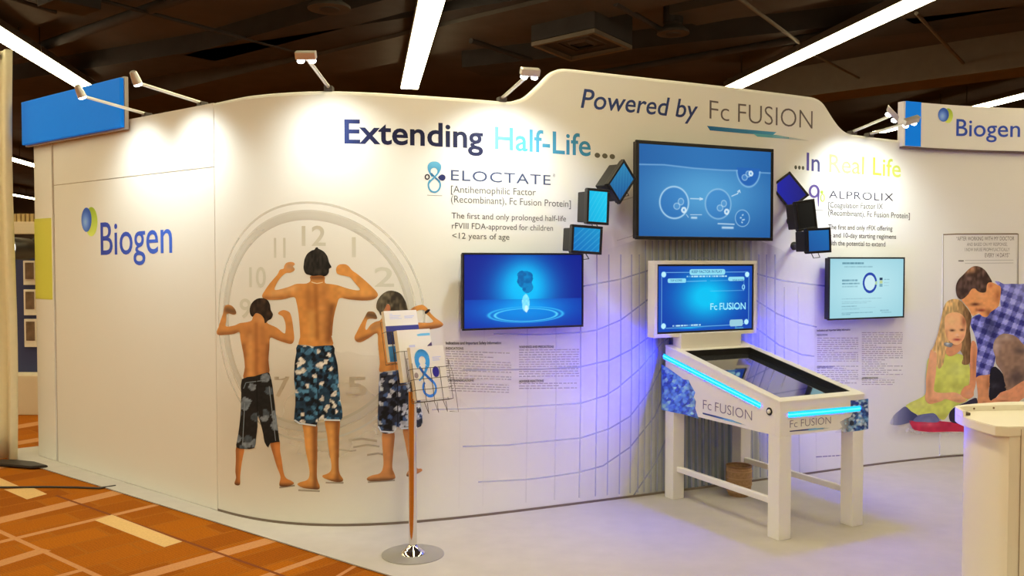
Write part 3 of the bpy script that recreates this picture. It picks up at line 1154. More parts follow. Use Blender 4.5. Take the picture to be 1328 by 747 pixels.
for lg in (B([(119, 484), (117, 540), (115, 590), (118, 615), (111, 640), (124, 648), (135, 641), (135, 610), (142, 550), (152, 488)]),
           B([(262, 464), (275, 520), (290, 570), (305, 610), (300, 640), (305, 652), (335, 652), (362, 640), (350, 628), (330, 618), (318, 595), (310, 540), (303, 500), (300, 458)])):
    a = np.array(lg)
    y0, y1 = a[:, 1].min(), a[:, 1].max()
    printed('leg_print', CW, lg, skin([(lg[0][0] + 1, y0, lg[2][0] + 1, y1, 3, (120, 68, 36), 0.6), (a[:, 0].min(), y1, a[:, 0].max(), y1, 3.5, (74, 46, 30), 0.9), (lg[-1][0], y0, lg[0][0], y0, 4, (110, 60, 32), 0.6)], (200, 122, 58)), O1, lb, 2.2, 3)
printed('shorts_print', CW, B([(143, 200), (195, 188), (250, 172), (262, 186), (272, 230), (280, 300), (290, 380), (300, 455), (299, 464), (262, 470), (254, 489), (238, 465), (232, 430), (222, 390), (210, 355), (208, 400), (202, 450), (195, 490), (150, 494), (120, 487), (122, 460), (132, 400), (138, 330), (140, 260)]),
        floral((26, 25, 24), [(0.0, 0.22, (112, 116, 116)), (0.22, 0.4, (70, 76, 78))], 11.0, 8, 0.55), O2, lb, 1.6, 2)
ribbons([(B([(150, 240), (160, 215), (240, 205)]), 1.0, (120, 124, 122)), (B([(155, 300), (146, 480)]), 0.9, (128, 132, 130)), (B([(258, 230), (272, 350), (285, 460)]), 0.9, (128, 132, 130)), (B([(205, 200), (209, 355)]), 1.2, (10, 10, 10))], 'shorts_piping', CW, O3, lb)

# --- right boy (partly behind the brochure rack)
torso = D([(150, 150), (130, 178), (105, 186), (80, 202), (62, 226), (54, 218), (62, 182), (70, 172), (90, 170), (112, 172), (113, 158), (100, 137), (80, 133), (65, 137), (52, 160), (30, 200), (10, 240), (-1, 264), (6, 284), (30, 290), (70, 270), (114, 244), (119, 300), (124, 350), (128, 400), (126, 440), (170, 436), (222, 430), (262, 420), (268, 330), (275, 235), (330, 230), (380, 225), (430, 216), (450, 204), (445, 190), (410, 165), (385, 140), (372, 120), (348, 100), (318, 104), (296, 114), (281, 130), (286, 150), (296, 162), (305, 150), (318, 130), (340, 125), (356, 128), (361, 141), (386, 166), (400, 184), (380, 191), (330, 190), (285, 190), (240, 170), (200, 140)])
rb = printed('right_boy_print', CW, torso, skin([
    (*D([(190, 220)])[0], *D([(190, 430)])[0], 3.5, (150, 86, 40), 0.6), (*D([(150, 220)])[0], *D([(160, 420)])[0], 5, (206, 136, 62), 0.6),
    (*D([(10, 285)])[0], *D([(110, 245)])[0], 3, (120, 70, 40), 0.7), (*D([(290, 228)])[0], *D([(440, 212)])[0], 3, (110, 62, 34), 0.8),
    (*D([(70, 150)])[0], *D([(110, 158)])[0], 5.5, (84, 62, 44), 0.85), (*D([(130, 200)])[0], *D([(90, 220)])[0], 4, (150, 104, 66), 0.6), (*D([(296, 120)])[0], *D([(296, 160)])[0], 3, (120, 72, 44), 0.7)]), O1, wall, 2.0, 3)
printed('wristband_print', CW, D([(357, 134), (378, 121), (384, 128), (362, 147)]), (34, 24, 24), O2, rb, 3, 2)
printed('face_print', CW, D([(145, 140), (152, 112), (165, 96), (182, 104), (190, 132), (190, 150), (165, 160), (148, 155)]), skin([(*D([(170, 110)])[0], *D([(178, 135)])[0], 3, (206, 110, 70), 0.7), (*D([(188, 130)])[0], *D([(190, 150)])[0], 3, (90, 50, 30), 0.7)], (170, 112, 66)), O2, rb, 2, 3)
printed('hair_print', CW, D([(110, 115), (115, 80), (135, 50), (165, 30), (195, 28), (230, 40), (250, 65), (265, 100), (271, 130), (272, 150), (240, 152), (187, 148), (181, 106), (166, 95), (154, 116), (140, 146), (131, 152), (124, 135)]), hair_fn((52, 42, 30), (142, 120, 84), 6), O3, rb, 1.6, 3)
for lg in (B([(735, 420), (735, 500), (738, 560), (725, 595), (690, 605), (668, 618), (680, 630), (740, 628), (785, 620), (785, 600), (775, 570), (780, 500), (783, 420)]),
           B([(820, 405), (830, 470), (842, 540), (848, 570), (835, 600), (838, 610), (860, 608), (900, 587), (895, 576), (880, 575), (870, 540), (862, 470), (858, 405)])):
    a = np.array(lg)
    y0, y1 = a[:, 1].min(), a[:, 1].max()
    printed('leg_print', CW, lg, skin([(lg[-1][0] - 1, y0, lg[-3][0], y1 - 10, 3.5, (120, 70, 38), 0.6), (a[:, 0].min(), y1, a[:, 0].max(), y1 - 2, 3, (84, 56, 38), 0.85), (lg[-1][0], y0, lg[0][0], y0, 4, (110, 60, 32), 0.6)], (200, 128, 66)), O1, rb, 2.2, 3)
printed('shorts_print', CW, B([(722, 178), (718, 260), (715, 330), (714, 398), (725, 420), (745, 430), (782, 425), (798, 400), (806, 408), (850, 412), (880, 405), (904, 385), (896, 300), (886, 220), (872, 180), (800, 163), (760, 170)]),
        floral((44, 46, 52), [(0.0, 0.36, (186, 180, 168)), (0.36, 0.5, (66, 82, 108)), (0.66, 0.9, (22, 20, 20))], 6.0, 12, 0.6), O2, rb, 1.5, 2)
ribbons([(B([(716, 398), (728, 420), (780, 424)]), 2.0, (206, 204, 200)), (B([(812, 408), (880, 404)]), 2.0, (206, 204, 200)), (B([(798, 200), (798, 400)]), 1.3, (26, 26, 30))], 'shorts_hem', CW, O3, rb)
# short cast tone under the feet in the print
ribbons([(B([(380, 668), (470, 672)]), 2.2, (150, 126, 96, 0.5)), (B([(495, 636), (570, 637)]), 2.0, (150, 126, 96, 0.5)), (B([(300, 657), (365, 648)]), 2.0, (150, 126, 96, 0.5)), (B([(672, 634), (786, 626)]), 2.0, (150, 126, 96, 0.5))], 'feet_tone_print', CW, 0.0010, wall, alpha=True)

# ------------------------------------------------------------------ funnel grid in the print
GL = (176, 168, 178)
LN_ = []
for x, t in ((597, 0.18), (628, 0.22), (684, 0.4), (721, 0.55), (753, 0.8), (774, 0.9), (789.5, 1), (805, 1), (819, 1), (829, 1), (837, 1), (846, 1), (854, 1), (862, 1), (870, 1), (878, 1), (887, 1), (895, 1), (903, 1), (911, 1), (920, 1), (929, 1), (938, 1), (947, 1), (956, 1), (965, 1), (974, 1), (984, 1), (994, 0.95), (1005, 0.85), (1017, 0.7), (1035, 0.5), (1057, 0.3)):
    xa = x + (0 if x > 860 else (862 - x) * 0.0)
    y0 = 312 if 836 < x < 984 else (330 if 770 < x < 1010 else 372)
    y1 = float(np.interp(x, [590, 860, 976, 1100], [660, 636, 620, 605]))
    LN_.append(([(x, y0), (xa, (y0 + y1) / 2), (xa - (2 if x < 880 else -2), y1)], 1.7, (*GL, 0.6 * t * t)))
far_l = [[(640, 372), (700, 373), (757, 371), (805, 362), (837, 352), (878, 338), (910, 334), (943, 338), (984, 356), (1018, 364.6), (1071, 371)],
         [(640, 433), (700, 434), (753, 431), (774, 428), (805, 415), (837, 391), (870, 362), (908, 350), (946, 362), (984, 392), (1008, 407), (1037, 419), (1059, 424)],
         [(600, 480), (700, 479), (751, 476), (791, 467), (819, 453), (850, 431), (880, 405), (908, 396), (950, 404), (984, 428), (1011, 448), (1040, 460), (1056, 462)],
         [(560, 531), (650, 529), (721, 525), (753, 523), (785, 513), (801, 503), (830, 478), (858, 445), (885, 425), (930, 425), (970, 450), (1000, 490), (1040, 502)],
         [(600, 579), (660, 577), (710, 572), (753, 568), (790, 556), (817, 540), (844, 505), (866, 460), (900, 440), (950, 460), (1000, 530), (1040, 545)],
         [(620, 625), (680, 622), (715, 618), (753, 612), (782, 604), (817, 580), (849, 540), (870, 490)],
         [(820, 645), (850, 600), (872, 550), (885, 500)]]
for L in far_l:
    LN_.append((L, 1.9, (*GL, 0.42)))
for y in (250, 300):
    LN_.append(([(800, y + 12), (840, y), (900, y - 6)], 1.2, (*GL, 0.25)))
ribbons(LN_, 'funnel_grid_print', CW, 0.0007, wall, alpha=True)

# funnel throat: grey-green print plus painted shade under the screen and around the table
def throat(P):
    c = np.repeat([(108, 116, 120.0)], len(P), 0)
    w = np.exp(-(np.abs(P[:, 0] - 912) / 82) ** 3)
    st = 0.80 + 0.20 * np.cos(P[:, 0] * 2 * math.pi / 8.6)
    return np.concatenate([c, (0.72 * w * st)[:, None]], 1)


printed('throat_print_shade', CW, [(770, 330), (810, 316), (836, 308), (870, 306), (950, 308), (986, 312), (1010, 322), (1040, 340), (1050, 440), (1050, 612), (984, 622), (920, 632), (836, 643), (772, 652), (768, 500)], throat, 0.0004, wall, 2.0, 0, alpha=True)

# ------------------------------------------------------------------ headlines
lettering([('Extending', (446.6, 185.5), (626.5, 192.4), 30, lambda t: lerp((38, 54, 112), (24, 26, 62), np.clip(t * 4, 0, 1)), {'offset': 0.018})], 'headline_lettering', CW, O1, wall, label='dark blue headline Extending')
lettering([('Half-Life', (641.8, 193.0), (766, 202.3), 28.5, lambda t: lerp((110, 200, 222), (66, 146, 180), np.clip(t * 1.4, 0, 1)), {'offset': 0.012}),
           ('...', (771, 203.2), (797.5, 205.5), 28, (112, 104, 84), {'offset': 0.02})], 'headline_lettering', CW, O1, wall, label='light blue headline Half-Life')
lettering([('Powered by', (753, 139.5), (905, 153.8), 24.5, lambda t: lerp((54, 74, 128), (52, 66, 116), t), {'shear': 0.2, 'offset': 0.008})], 'headline_lettering', CW, O1, wall, label='slanted blue lettering Powered by')
GREY = (112, 102, 98)
lettering([('Fc', (920, 154), (945.5, 157.5), 24.5, GREY, {'offset': -0.012}), ('FUSION', (957, 158.4), (1053.5, 167.2), 24.5, GREY, {'offset': -0.012})], 'crest_lettering', CW, O1, wall, label='thin grey lettering Fc FUSION on the crest')
C1 = lambda p: cp(800, 160, 4.393, p)
sw = printed('swoosh_print', CW, C1([(513, 14), (700, 32), (908, 50), (886, 70), (700, 55), (530, 40)]), lambda P: lerp((40, 112, 164), (76, 164, 204), np.clip((P[:, 0] - 917) / 90, 0, 1)), O1, wall, 3, 0)
printed('swoosh_tail_print', CW, C1([(775, 58), (908, 66), (1090, 96), (1095, 102), (960, 88), (800, 76)]), lambda P: np.concatenate([np.repeat([(110, 196, 206)], len(P), 0), np.clip(1 - (P[:, 0] - 985) / 66, 0.05, 1)[:, None]], 1), O2, sw, 3, 0, alpha=True)
lettering([('...', (1030, 218.5), (1043, 219.6), 22, (92, 90, 74), {'offset': 0.02}), ('In', (1045.8, 220.6), (1063, 222.6), 22.5, lambda t: lerp((96, 80, 160), (74, 74, 120), t), {'offset': 0.01})], 'headline_lettering', CW, O1, wall, label='purple lettering In')
lettering([('Real', (1075, 223.2), (1120.5, 226), 23, lambda t: lerp((236, 236, 130), (176, 190, 76), t), {'offset': 0.008}), ('Life', (1131.8, 226.6), (1168, 230), 22.5, lambda t: lerp((190, 202, 60), (220, 226, 110), t), {'offset': 0.008})], 'headline_lettering', CW, O1, wall, label='yellow-green headline Real Life')

# left product block
SL = (72, 82, 112)
TX = (100, 96, 92)
lettering([('ELOCTATE', (584.8, 233.6), (714, 240), 13.2, SL, {'offset': 0.0, 'space': 1.1}), ('®', (717, 229.5), (720, 229.6), 4.0, SL)], 'product_name', CW, O1, wall)
lettering([('[Antihemophilic Factor', (584.8, 249.6), (694.8, 253.6), 9, TX), ('(Recombinant), Fc Fusion Protein]', (584.8, 262.4), (740.2, 268.6), 9, TX)], 'product_subtitle', CW, O1, wall)
TX2 = (84, 78, 72)
lettering([('The first and only prolonged half-life', (585.6, 283.2), (734, 287.2), 7.6, TX2), ('rFVIII FDA-approved for children', (586, 296.4), (717, 299.4), 7.6, TX2), ('<12 years of age', (586.5, 309.2), (660.5, 311), 7.6, TX2)], 'product_claim', CW, O1, wall)
L8 = lambda p: cp(430, 140, 4.393, p)


def ring_px(L, cx, cy, rx, ry, w, c, a0=0, a1=2 * math.pi, n=30):
    L.append(([(cx + rx * math.cos(a0 + (a1 - a0) * i / n), cy + ry * math.sin(a0 + (a1 - a0) * i / n)) for i in range(n + 1)], w, c))


BL = (82, 160, 190)
lg8 = printed('figure_eight_logo', CW, L8([(548, 352), (548, 325), (565, 308), (585, 305), (605, 308), (623, 325), (622, 352), (605, 380), (590, 395), (600, 372), (603, 358), (596, 345), (583, 341), (570, 346), (564, 358), (568, 374), (578, 388), (570, 392), (558, 374)]), lambda P: lerp((112, 186, 208), (64, 142, 178), np.clip((P[:, 1] - 209) / 20, 0, 1)), O1, wall, 2, 2)
L = []
cx, cy = L8([(585, 440)])[0]
ring_px(L, cx, cy, 7.6, 9.0, 2.2, BL, -0.85, math.pi + 0.85)
L.append((L8([(566, 372), (585, 392), (606, 412), (614, 424)]), 2.2, (52, 112, 150)))
L.append((L8([(606, 372), (585, 395), (562, 418), (556, 428)]), 2.0, BL))
ribbons(L, 'logo_loop', CW, O2, lg8, seg=1.5)
L = []
ring_px(L, *L8([(545, 393)])[0], 2.6, 2.9, 1.6, (50, 44, 56))
ribbons(L, 'logo_ring', CW, O2, lg8, seg=1.0)
printed('logo_drop', CW, L8([(606, 396), (620, 382), (634, 379), (647, 388), (648, 402), (638, 414), (622, 412)]), (40, 46, 96), O2, lg8, 2, 2)
ribbons([(L8([(545, 497), (630, 500)]), 1.0, (150, 140, 120, 0.5))], 'logo_tone', CW, O1, lg8, alpha=True)

# right product block
lettering([('ALPROLIX', (1074.7, 257), (1158.4, 260.6), 10, (62, 58, 70), {'offset': 0.0, 'space': 1.1})], 'product_name', CW, O1, wall)
lettering([('[Coagulation Factor IX', (1074, 269.2), (1144.8, 271.2), 7.2, (88, 82, 76), {'offset': 0.008}), ('(Recombinant), Fc Fusion Protein]', (1074, 279), (1179.8, 283.2), 7.2, (88, 82, 76), {'offset': 0.008})], 'product_subtitle', CW, O1, wall)
lettering([('The first and only rFIX offering', (1074, 297.2), (1157.2, 299.2), 6.2, (78, 72, 64), {'offset': 0.008}), ('7- and 10-day starting regimens', (1072.5, 307.6), (1162, 309.8), 6.2, (78, 72, 64), {'offset': 0.008}), ('with the potential to extend', (1073, 318), (1148, 319.6), 6.2, (78, 72, 64), {'offset': 0.008})], 'product_claim', CW, O1, wall)
L9 = lambda p: cp(960, 190, 5.3375, p)
L = []
ring_px(L, *L9([(511, 310)])[0], 5.6, 7.2, 3.0, (104, 84, 148))
L.append((L9([(540, 300), (540, 370), (540, 415)]), [3.0, 2.2, 1.0], (104, 84, 148)))
n9 = ribbons(L, 'purple_nine_logo', CW, O1, wall, seg=1.2)
L = []
ring_px(L, *L9([(569, 355)])[0], 2.4, 4.6, 1.6, (186, 198, 96))
L.append((ell(*L9([(564, 316)])[0], 1.0, 1.2, 12) + [(L9([(564, 316)])[0][0] + 1.0, L9([(564, 316)])[0][1])], 2.0, (170, 190, 70)))
ribbons(L, 'logo_green_loop', CW, O1, n9, seg=1.0)
ribbons([(L9([(515, 440), (575, 443)]), 1.0, (150, 140, 120, 0.5))], 'logo_tone', CW, O1, n9, alpha=True)

# small print columns
fine_print([(578, 663, 455.5, 490, 3.1, 0.03), (578, 660, 497, 508, 3.1, 0.03), (673, 751, 454, 490.5, 3.1, -0.01), (673, 748, 497.5, 506.5, 3.1, -0.01)], 'small_print', CW, O1, wall, (180, 162, 142, 0.42), 3)
DK = (74, 66, 62)
lettering([('Indications and Important Safety Information', (578, 446.6), (650, 446.2), 3.6, DK, {'offset': 0.03}), ('INDICATIONS', (578, 453.2), (601, 453.4), 3.0, DK, {'offset': 0.03}),
           ('CONTRAINDICATIONS', (578, 494.8), (614.5, 494.6), 3.0, DK, {'offset': 0.03}), ('WARNINGS AND PRECAUTIONS', (673, 451.4), (718, 451), 3.0, DK, {'offset': 0.03}), ('ADVERSE REACTIONS', (673, 496), (705, 495.4), 3.0, DK, {'offset': 0.03})], 'small_print_heading', CW, O1, wall)
fine_print([(1059.5, 1113, 438.5, 470, 2.7, 0.0), (1059.5, 1113, 475, 498, 2.7, 0.0), (1117.5, 1170.5, 431.5, 488, 2.7, 0.0), (1117.5, 1160, 493, 499, 2.7, 0)], 'small_print', CW, O1, wall, (180, 160, 146, 0.42), 5)
lettering([('Indications and Important Safety Information', (1059.3, 429.8), (1102.6, 428.6), 2.6, DK, {'offset': 0.03}), ('INDICATIONS', (1059.3, 435.6), (1073, 435.3), 2.2, DK, {'offset': 0.03}),
           ('CONTRAINDICATIONS', (1059.3, 477), (1080.5, 476.6), 2.2, DK, {'offset': 0.03}), ('ADVERSE REACTIONS', (1117.5, 491.6), (1138.5, 491.2), 2.2, DK, {'offset': 0.03})], 'small_print_heading', CW, O1, wall)
fine_print([(1058, 1097, 592.5, 594, 3, -0.06)], 'small_print', CW, O1, wall, (120, 100, 130, 0.7), 8)

# ------------------------------------------------------------------ family picture at right
PA = lambda p: cp(1200, 330, 10.375, p)
PB = lambda p: cp(1188, 395, 9.457, p)
PC = lambda p: cp(1150, 470, 7.46, p)
sp = CW.hit([(1222.5, 303.5), (1319, 303.5)])
s_l, s_r, z_p = float(sp[0, 0]), float(sp[1, 0]), float(sp[0, 1])
pan = curved_slab(s_l, s_r, 0.03, z_p, 0.0, 0.006, 16).build('picture_panel', M_WALL, wall)
ribbons([([(1222.2, 304.3), (1240, 303.6), (1319, 303.4)], 1.4, (118, 92, 66)), ([(1222.6, 304), (1222.2, 420), (1219, 500)], 0.8, (170, 150, 122)), ([(1319.6, 303), (1319.4, 420), (1318.4, 586)], 1.3, (150, 136, 116))], 'panel_edge', CW, 0.0075, wall)
FP = Off(CW, 0.006)
HN = (112, 96, 82)
lettering([('“AFTER WORKING WITH MY DOCTOR', (1239.5, 312), (1314.5, 311.6), 5.0, HN), ('AND BASED ON MY RESPONSE,', (1253, 319), (1305.5, 318.8), 4.2, (140, 126, 108)), ('I NOW INFUSE PROPHYLACTICALLY', (1250.5, 325.8), (1308.5, 325.6), 4.2, (140, 126, 108)), ('EVERY 14 DAYS”', (1276.5, 333.6), (1308.5, 333.4), 5.2, HN)], 'quote_lettering', FP, O1, pan)
ribbons([([(1242, 338.3), (1249, 338.3)], 1.4, (110, 98, 82)), ([(1250.5, 337.7), (1313.5, 337.3)], 0.7, (176, 162, 142)), ([(1250.5, 341.4), (1313.5, 341)], 0.7, (176, 162, 142))], 'quote_rule', FP, O1, pan)
FP = Off(CW, 0.0075)
BLU = (70, 72, 140)


def plaid(P):
    u = (P[:, 0] * 0.93 + P[:, 1] * 0.36) / 14.0
    v = (-P[:, 0] * 0.36 + P[:, 1] * 0.93) / 14.0
    a = (u - np.floor(u) < 0.5).astype(float)
    b = (v - np.floor(v) < 0.5).astype(float)
    t = (a + b) / 2
    c = lerp((50, 48, 108), (160, 152, 204), t)
    lite = np.clip((P[:, 0] - 1296) / 24, 0, 1) * np.clip((412 - P[:, 1]) / 40, 0, 1)
    c = c + (np.array([176, 168, 200.0]) - c) * (0.55 * lite)[:, None]
    dk = np.exp(-(((P[:, 0] - 1284) / 9) ** 2 + ((P[:, 1] - 424) / 14) ** 2))
    c = c + (np.array([26, 26, 48.0]) - c) * (0.6 * dk)[:, None]
    return c * (0.88 + 0.24 * vnoise(P, 3, 5))[:, None]


man = printed('kneeling_man_print', FP, PA([(925, 362), (960, 362), (990, 368), (1050, 398), (1150, 394), (1260, 398), (1480, 412)]) + [(1345, 400), (1345, 452)] + PB([(1324, 500), (1260, 440), (1180, 385), (1080, 372), (1000, 400), (955, 460), (945, 560), (965, 640)]) + PC([(1020, 60), (1005, 90), (995, 122), (930, 124), (890, 128), (846, 150), (842, 60)]) + PB([(722, 740), (738, 620), (742, 520), (722, 420), (692, 330), (652, 230), (680, 160), (760, 120), (900, 100), (960, 20)]) + PA([(1000, 700), (990, 560), (985, 440)]), plaid, O1, wall, 1.4, 2, label='printed man in a blue plaid shirt and brown trousers')
printed('trousers_print', FP, PB([(1080, 354), (1040, 362), (1000, 384), (960, 430), (942, 470), (935, 540), (945, 590), (965, 645)]) + PC([(1050, 10), (1085, 60), (1115, 110), (1128, 180), (1145, 268), (1200, 262), (1300, 250), (1460, 240)]) + [(1345, 470), (1345, 458)] + PB([(1324, 505), (1250, 420), (1180, 372)]), blobs((150, 112, 84), [(1290, 448, 6, 12, (184, 154, 132), 0.7), (1303, 436, 12, 5, (178, 150, 126), 0.6), (1322, 455, 10, 5, (60, 48, 46), 0.6), (1318, 490, 12, 12, (70, 54, 52), 0.7), (1296, 480, 4, 14, (140, 112, 100), 0.4)], 0.25, 4), O2, man, 2, 2)
printed('shadowed_cloth_print', FP, PC([(1000, 60), (985, 140), (985, 240), (980, 330), (1000, 370), (1040, 350), (1090, 292), (1150, 268), (1130, 180), (1115, 110), (1060, 50), (1030, 40)]), blobs((30, 26, 32), [(1288, 500, 6, 4, (70, 60, 64), 0.6)], 0.3), O2, man, 2.5, 2)
fc = PA([(480, 600), (510, 655), (560, 712)]) + PB([(648, 70), (662, 112), (690, 138), (735, 114), (762, 106), (790, 134), (830, 152), (870, 141), (905, 92), (950, 60)]) + PA([(975, 690), (1000, 560), (1004, 440), (960, 410), (925, 392), (890, 376), (840, 366), (805, 420), (790, 480), (740, 500), (690, 470), (660, 440), (600, 440), (560, 520)])
printed('face_print', FP, fc, blobs((228, 148, 84), [(*PA([(870, 420)])[0], 2.2, 3, (196, 96, 62), 0.7), (*PA([(660, 670)])[0], 5.5, 1.9, (84, 40, 24), 0.95), (*PB([(790, 70)])[0], 5.5, 1.9, (130, 48, 36), 0.9), (*PB([(760, 92)])[0], 3, 1.0, (236, 196, 170), 0.4), (*PA([(960, 560)])[0], 4, 8, (168, 90, 46), 0.7), (*PB([(880, 100)])[0], 3.5, 5, (120, 60, 34), 0.7), (*PA([(740, 560)])[0], 6, 5, (226, 156, 96), 0.5), (*PB([(690, 120)])[0], 2, 1.5, (236, 176, 130), 0.5), (*PB([(730, 60)])[0], 1.6, 2.5, (150, 80, 46), 0.5)], 0.08), O2, man, 0.8, 3)
printed('hair_print', FP, PA([(455, 601), (415, 560), (398, 480), (405, 400), (440, 330), (500, 270), (570, 200), (640, 158), (720, 165), (790, 210), (840, 280), (880, 350), (884, 372), (845, 376), (820, 400), (812, 440), (800, 505), (740, 512), (690, 490), (660, 460), (622, 460), (592, 490), (560, 540), (500, 594)]), lambda P: hair_fn((62, 42, 32), (134, 98, 78), 9)(P) + (np.exp(-(((P[:, 0] - 1257) / 9) ** 2 + ((P[:, 1] - 349) / 5) ** 2)) * 0.55)[:, None] * (np.array([206, 160, 110.0]) - 90), O3, man, 1.4, 3)
printed('forearm_print', FP, PC([(855, 150), (890, 126), (940, 122), (1000, 120), (994, 200), (978, 260), (982, 330), (1002, 372), (985, 405), (960, 445), (900, 458), (850, 452), (858, 400), (872, 350), (870, 280), (860, 200)]), blobs((216, 140, 88), [(1280, 498, 3, 10, (140, 80, 46), 0.6), (1275, 524, 3, 3, (120, 64, 40), 0.6)], 0.1), O2, man, 2, 3)
printed('hand_print', FP, PC([(930, 445), (980, 405), (1008, 362), (1060, 332), (1092, 290), (1180, 260), (1258, 210), (1328, 170), (1440, 130), (1440, 300), (1328, 335), (1262, 390), (1240, 440), (1080, 450)]), blobs((216, 138, 90), [(1300, 520, 6, 1.2, (120, 66, 44), 0.6), (1306, 525, 5, 1.2, (120, 66, 44), 0.5), (1297, 516, 6, 1.5, (224, 162, 118), 0.4)], 0.1), O3, man, 2, 3)

girl = printed('girl_print', FP, PC([(395, -40), (378, 60), (370, 150), (370, 270), (340, 330), (180, 410), (215, 470), (280, 500), (350, 505), (450, 490), (500, 540), (550, 552), (600, 482), (640, 430), (700, 400), (790, 350), (790, 200), (796, 60), (745, -60), (640, -90), (560, -90), (480, -60)]), blobs((204, 196, 84), [(1215, 508, 6, 14, (160, 152, 56), 0.5), (1240, 500, 14, 4, (160, 150, 60), 0.5), (1240, 480, 12, 10, (206, 200, 104), 0.6), (1190, 525, 12, 5, (204, 190, 100), 0.5), (1222, 540, 12, 4, (150, 140, 52), 0.6)], 0.12, 4), O1, wall, 2.2, 3, label='printed girl in a yellow-green dress')
printed('hair_print', FP, [(1220.8, 405.6), (1223, 398), (1226, 392), (1231, 388.7), (1238.6, 387.6), (1246, 391), (1251, 397), (1255, 402), (1258.2, 408), (1258.6, 414), (1256.5, 424), (1257.2, 432), (1258, 441.5), (1258.4, 454), (1257.2, 469), (1252, 473), (1246, 471), (1248, 462), (1240, 450), (1229, 452), (1224, 462), (1222, 472), (1217, 478), (1213.6, 474), (1212.6, 466), (1212.5, 456), (1206, 456.3), (1210, 448), (1214.4, 435), (1217.6, 421.4)], lambda P: lerp((206, 158, 92), (104, 70, 42), np.clip((P[:, 0] - 1236) / 22, 0, 1)) * (0.75 + 0.5 * vnoise(P * [1.6, 0.35], 2.0, 7))[:, None], O3, girl, 1.4, 3)
printed('neck_print', FP, PB([(420, 450), (540, 450), (545, 530), (520, 570), (460, 615), (395, 632), (352, 590), (370, 510)]), blobs((214, 140, 88), [(1235, 446, 5, 2, (130, 72, 46), 0.7)], 0.08), O4, girl, 2, 3)
printed('face_print', FP, PB([(345, 150), (395, 105), (480, 92), (555, 125), (598, 200), (604, 290), (590, 375), (560, 440), (515, 484), (470, 492), (420, 468), (372, 415), (346, 340), (335, 240)]), blobs((238, 170, 108), [(*PB([(430, 315)])[0], 3.2, 1.4, (80, 44, 30), 0.98), (*PB([(550, 310)])[0], 2.6, 1.4, (80, 40, 28), 0.98), (*PB([(490, 428)])[0], 4.8, 1.5, (160, 46, 46), 0.95), (*PB([(575, 200)])[0], 3.5, 8, (140, 66, 40), 0.7), (*PB([(490, 370)])[0], 2.4, 2, (240, 186, 146), 0.6), (*PB([(420, 200)])[0], 6, 5, (232, 180, 110), 0.6), (*PB([(360, 360)])[0], 2, 6, (170, 104, 66), 0.5), (*PB([(560, 390)])[0], 3, 3, (216, 130, 96), 0.6), (*PB([(500, 395)])[0], 2.4, 0.8, (170, 96, 66), 0.6)], 0.06), O5, girl, 0.7, 3)
printed('brooch_print', FP, PB([(330, 470), (360, 460), (395, 470), (432, 468), (436, 500), (410, 522), (370, 515), (335, 500)]), blobs((130, 124, 112), [(1228, 446, 3, 1, (220, 216, 206), 0.8)], 0.5, 1.5), O5, girl, 1.5, 2)
printed('arm_print', FP, PB([(165, 560), (200, 575), (240, 600)]) + PC([(470, 40), (464, 110), (452, 200), (450, 276), (530, 293), (640, 288), (700, 308), (735, 340), (762, 362), (742, 378), (690, 388), (640, 376), (560, 352), (520, 372), (430, 398), (385, 391), (360, 342), (370, 270), (370, 150), (390, 20)]), blobs((230, 160, 106), [(1204, 500, 3, 20, (176, 112, 70), 0.5), (1240, 519, 8, 1.3, (150, 90, 62), 0.6), (1245, 512, 6, 2, (224, 166, 128), 0.5), (1210, 520, 8, 3, (190, 116, 70), 0.6)], 0.08), O4, girl, 2, 3)
printed('arm_print', FP, PB([(672, 448), (715, 462), (738, 560), (730, 660)]) + PC([(855, 60), (852, 200), (832, 280), (830, 322), (785, 352), (742, 340), (704, 300), (742, 232), (790, 205), (796, 60)]) + PB([(650, 700), (655, 560)]), blobs((222, 142, 92), [(1262, 470, 2.5, 18, (150, 86, 52), 0.6), (1255, 510, 4, 4, (214, 150, 112), 0.6)], 0.08), O4, girl, 2, 3)
printed('jeans_print', FP, PC([(170, 425), (110, 465), (55, 515), (20, 590), (90, 606), (180, 590), (250, 560), (290, 515), (225, 470)]), lambda P: np.concatenate([lerp((150, 140, 152), (62, 62, 88), np.clip((P[:, 0] - 1156) / 26, 0, 1)), np.clip((P[:, 0] - 1150) / 16, 0.05, 1)[:, None]], 1), O2, girl, 2, 3, alpha=True)
printed('jeans_print', FP, PC([(245, 565), (300, 510), (370, 495), (440, 490), (480, 520), (500, 560), (470, 578), (350, 575)]), blobs((104, 102, 126), [(1200, 545, 5, 3, (140, 136, 150), 0.5)], 0.15), O3, girl, 2, 3)
dark = printed('dark_bag_print', FP, PC([(600, 480), (650, 430), (740, 392), (800, 360), (862, 345), (865, 450), (790, 480), (760, 575), (690, 590), (615, 574), (594, 535)]), blobs((50, 42, 54), [(1248, 536, 10, 1.5, (90, 80, 92), 0.6)], 0.3), O3, wall, 2, 3)
red = printed('red_blanket_print', FP, PC([(205, 562), (260, 566), (400, 568), (500, 566), (640, 578), (760, 582), (840, 640), (840, 675), (700, 668), (600, 668), (450, 672), (360, 668), (260, 652), (228, 610)]), blobs((188, 42, 62), [(1203, 550, 12, 3, (222, 110, 110), 0.6), (1240, 551, 10, 4, (178, 34, 56), 0.6)], 0.18, 5), O2, wall, 2.2, 2)
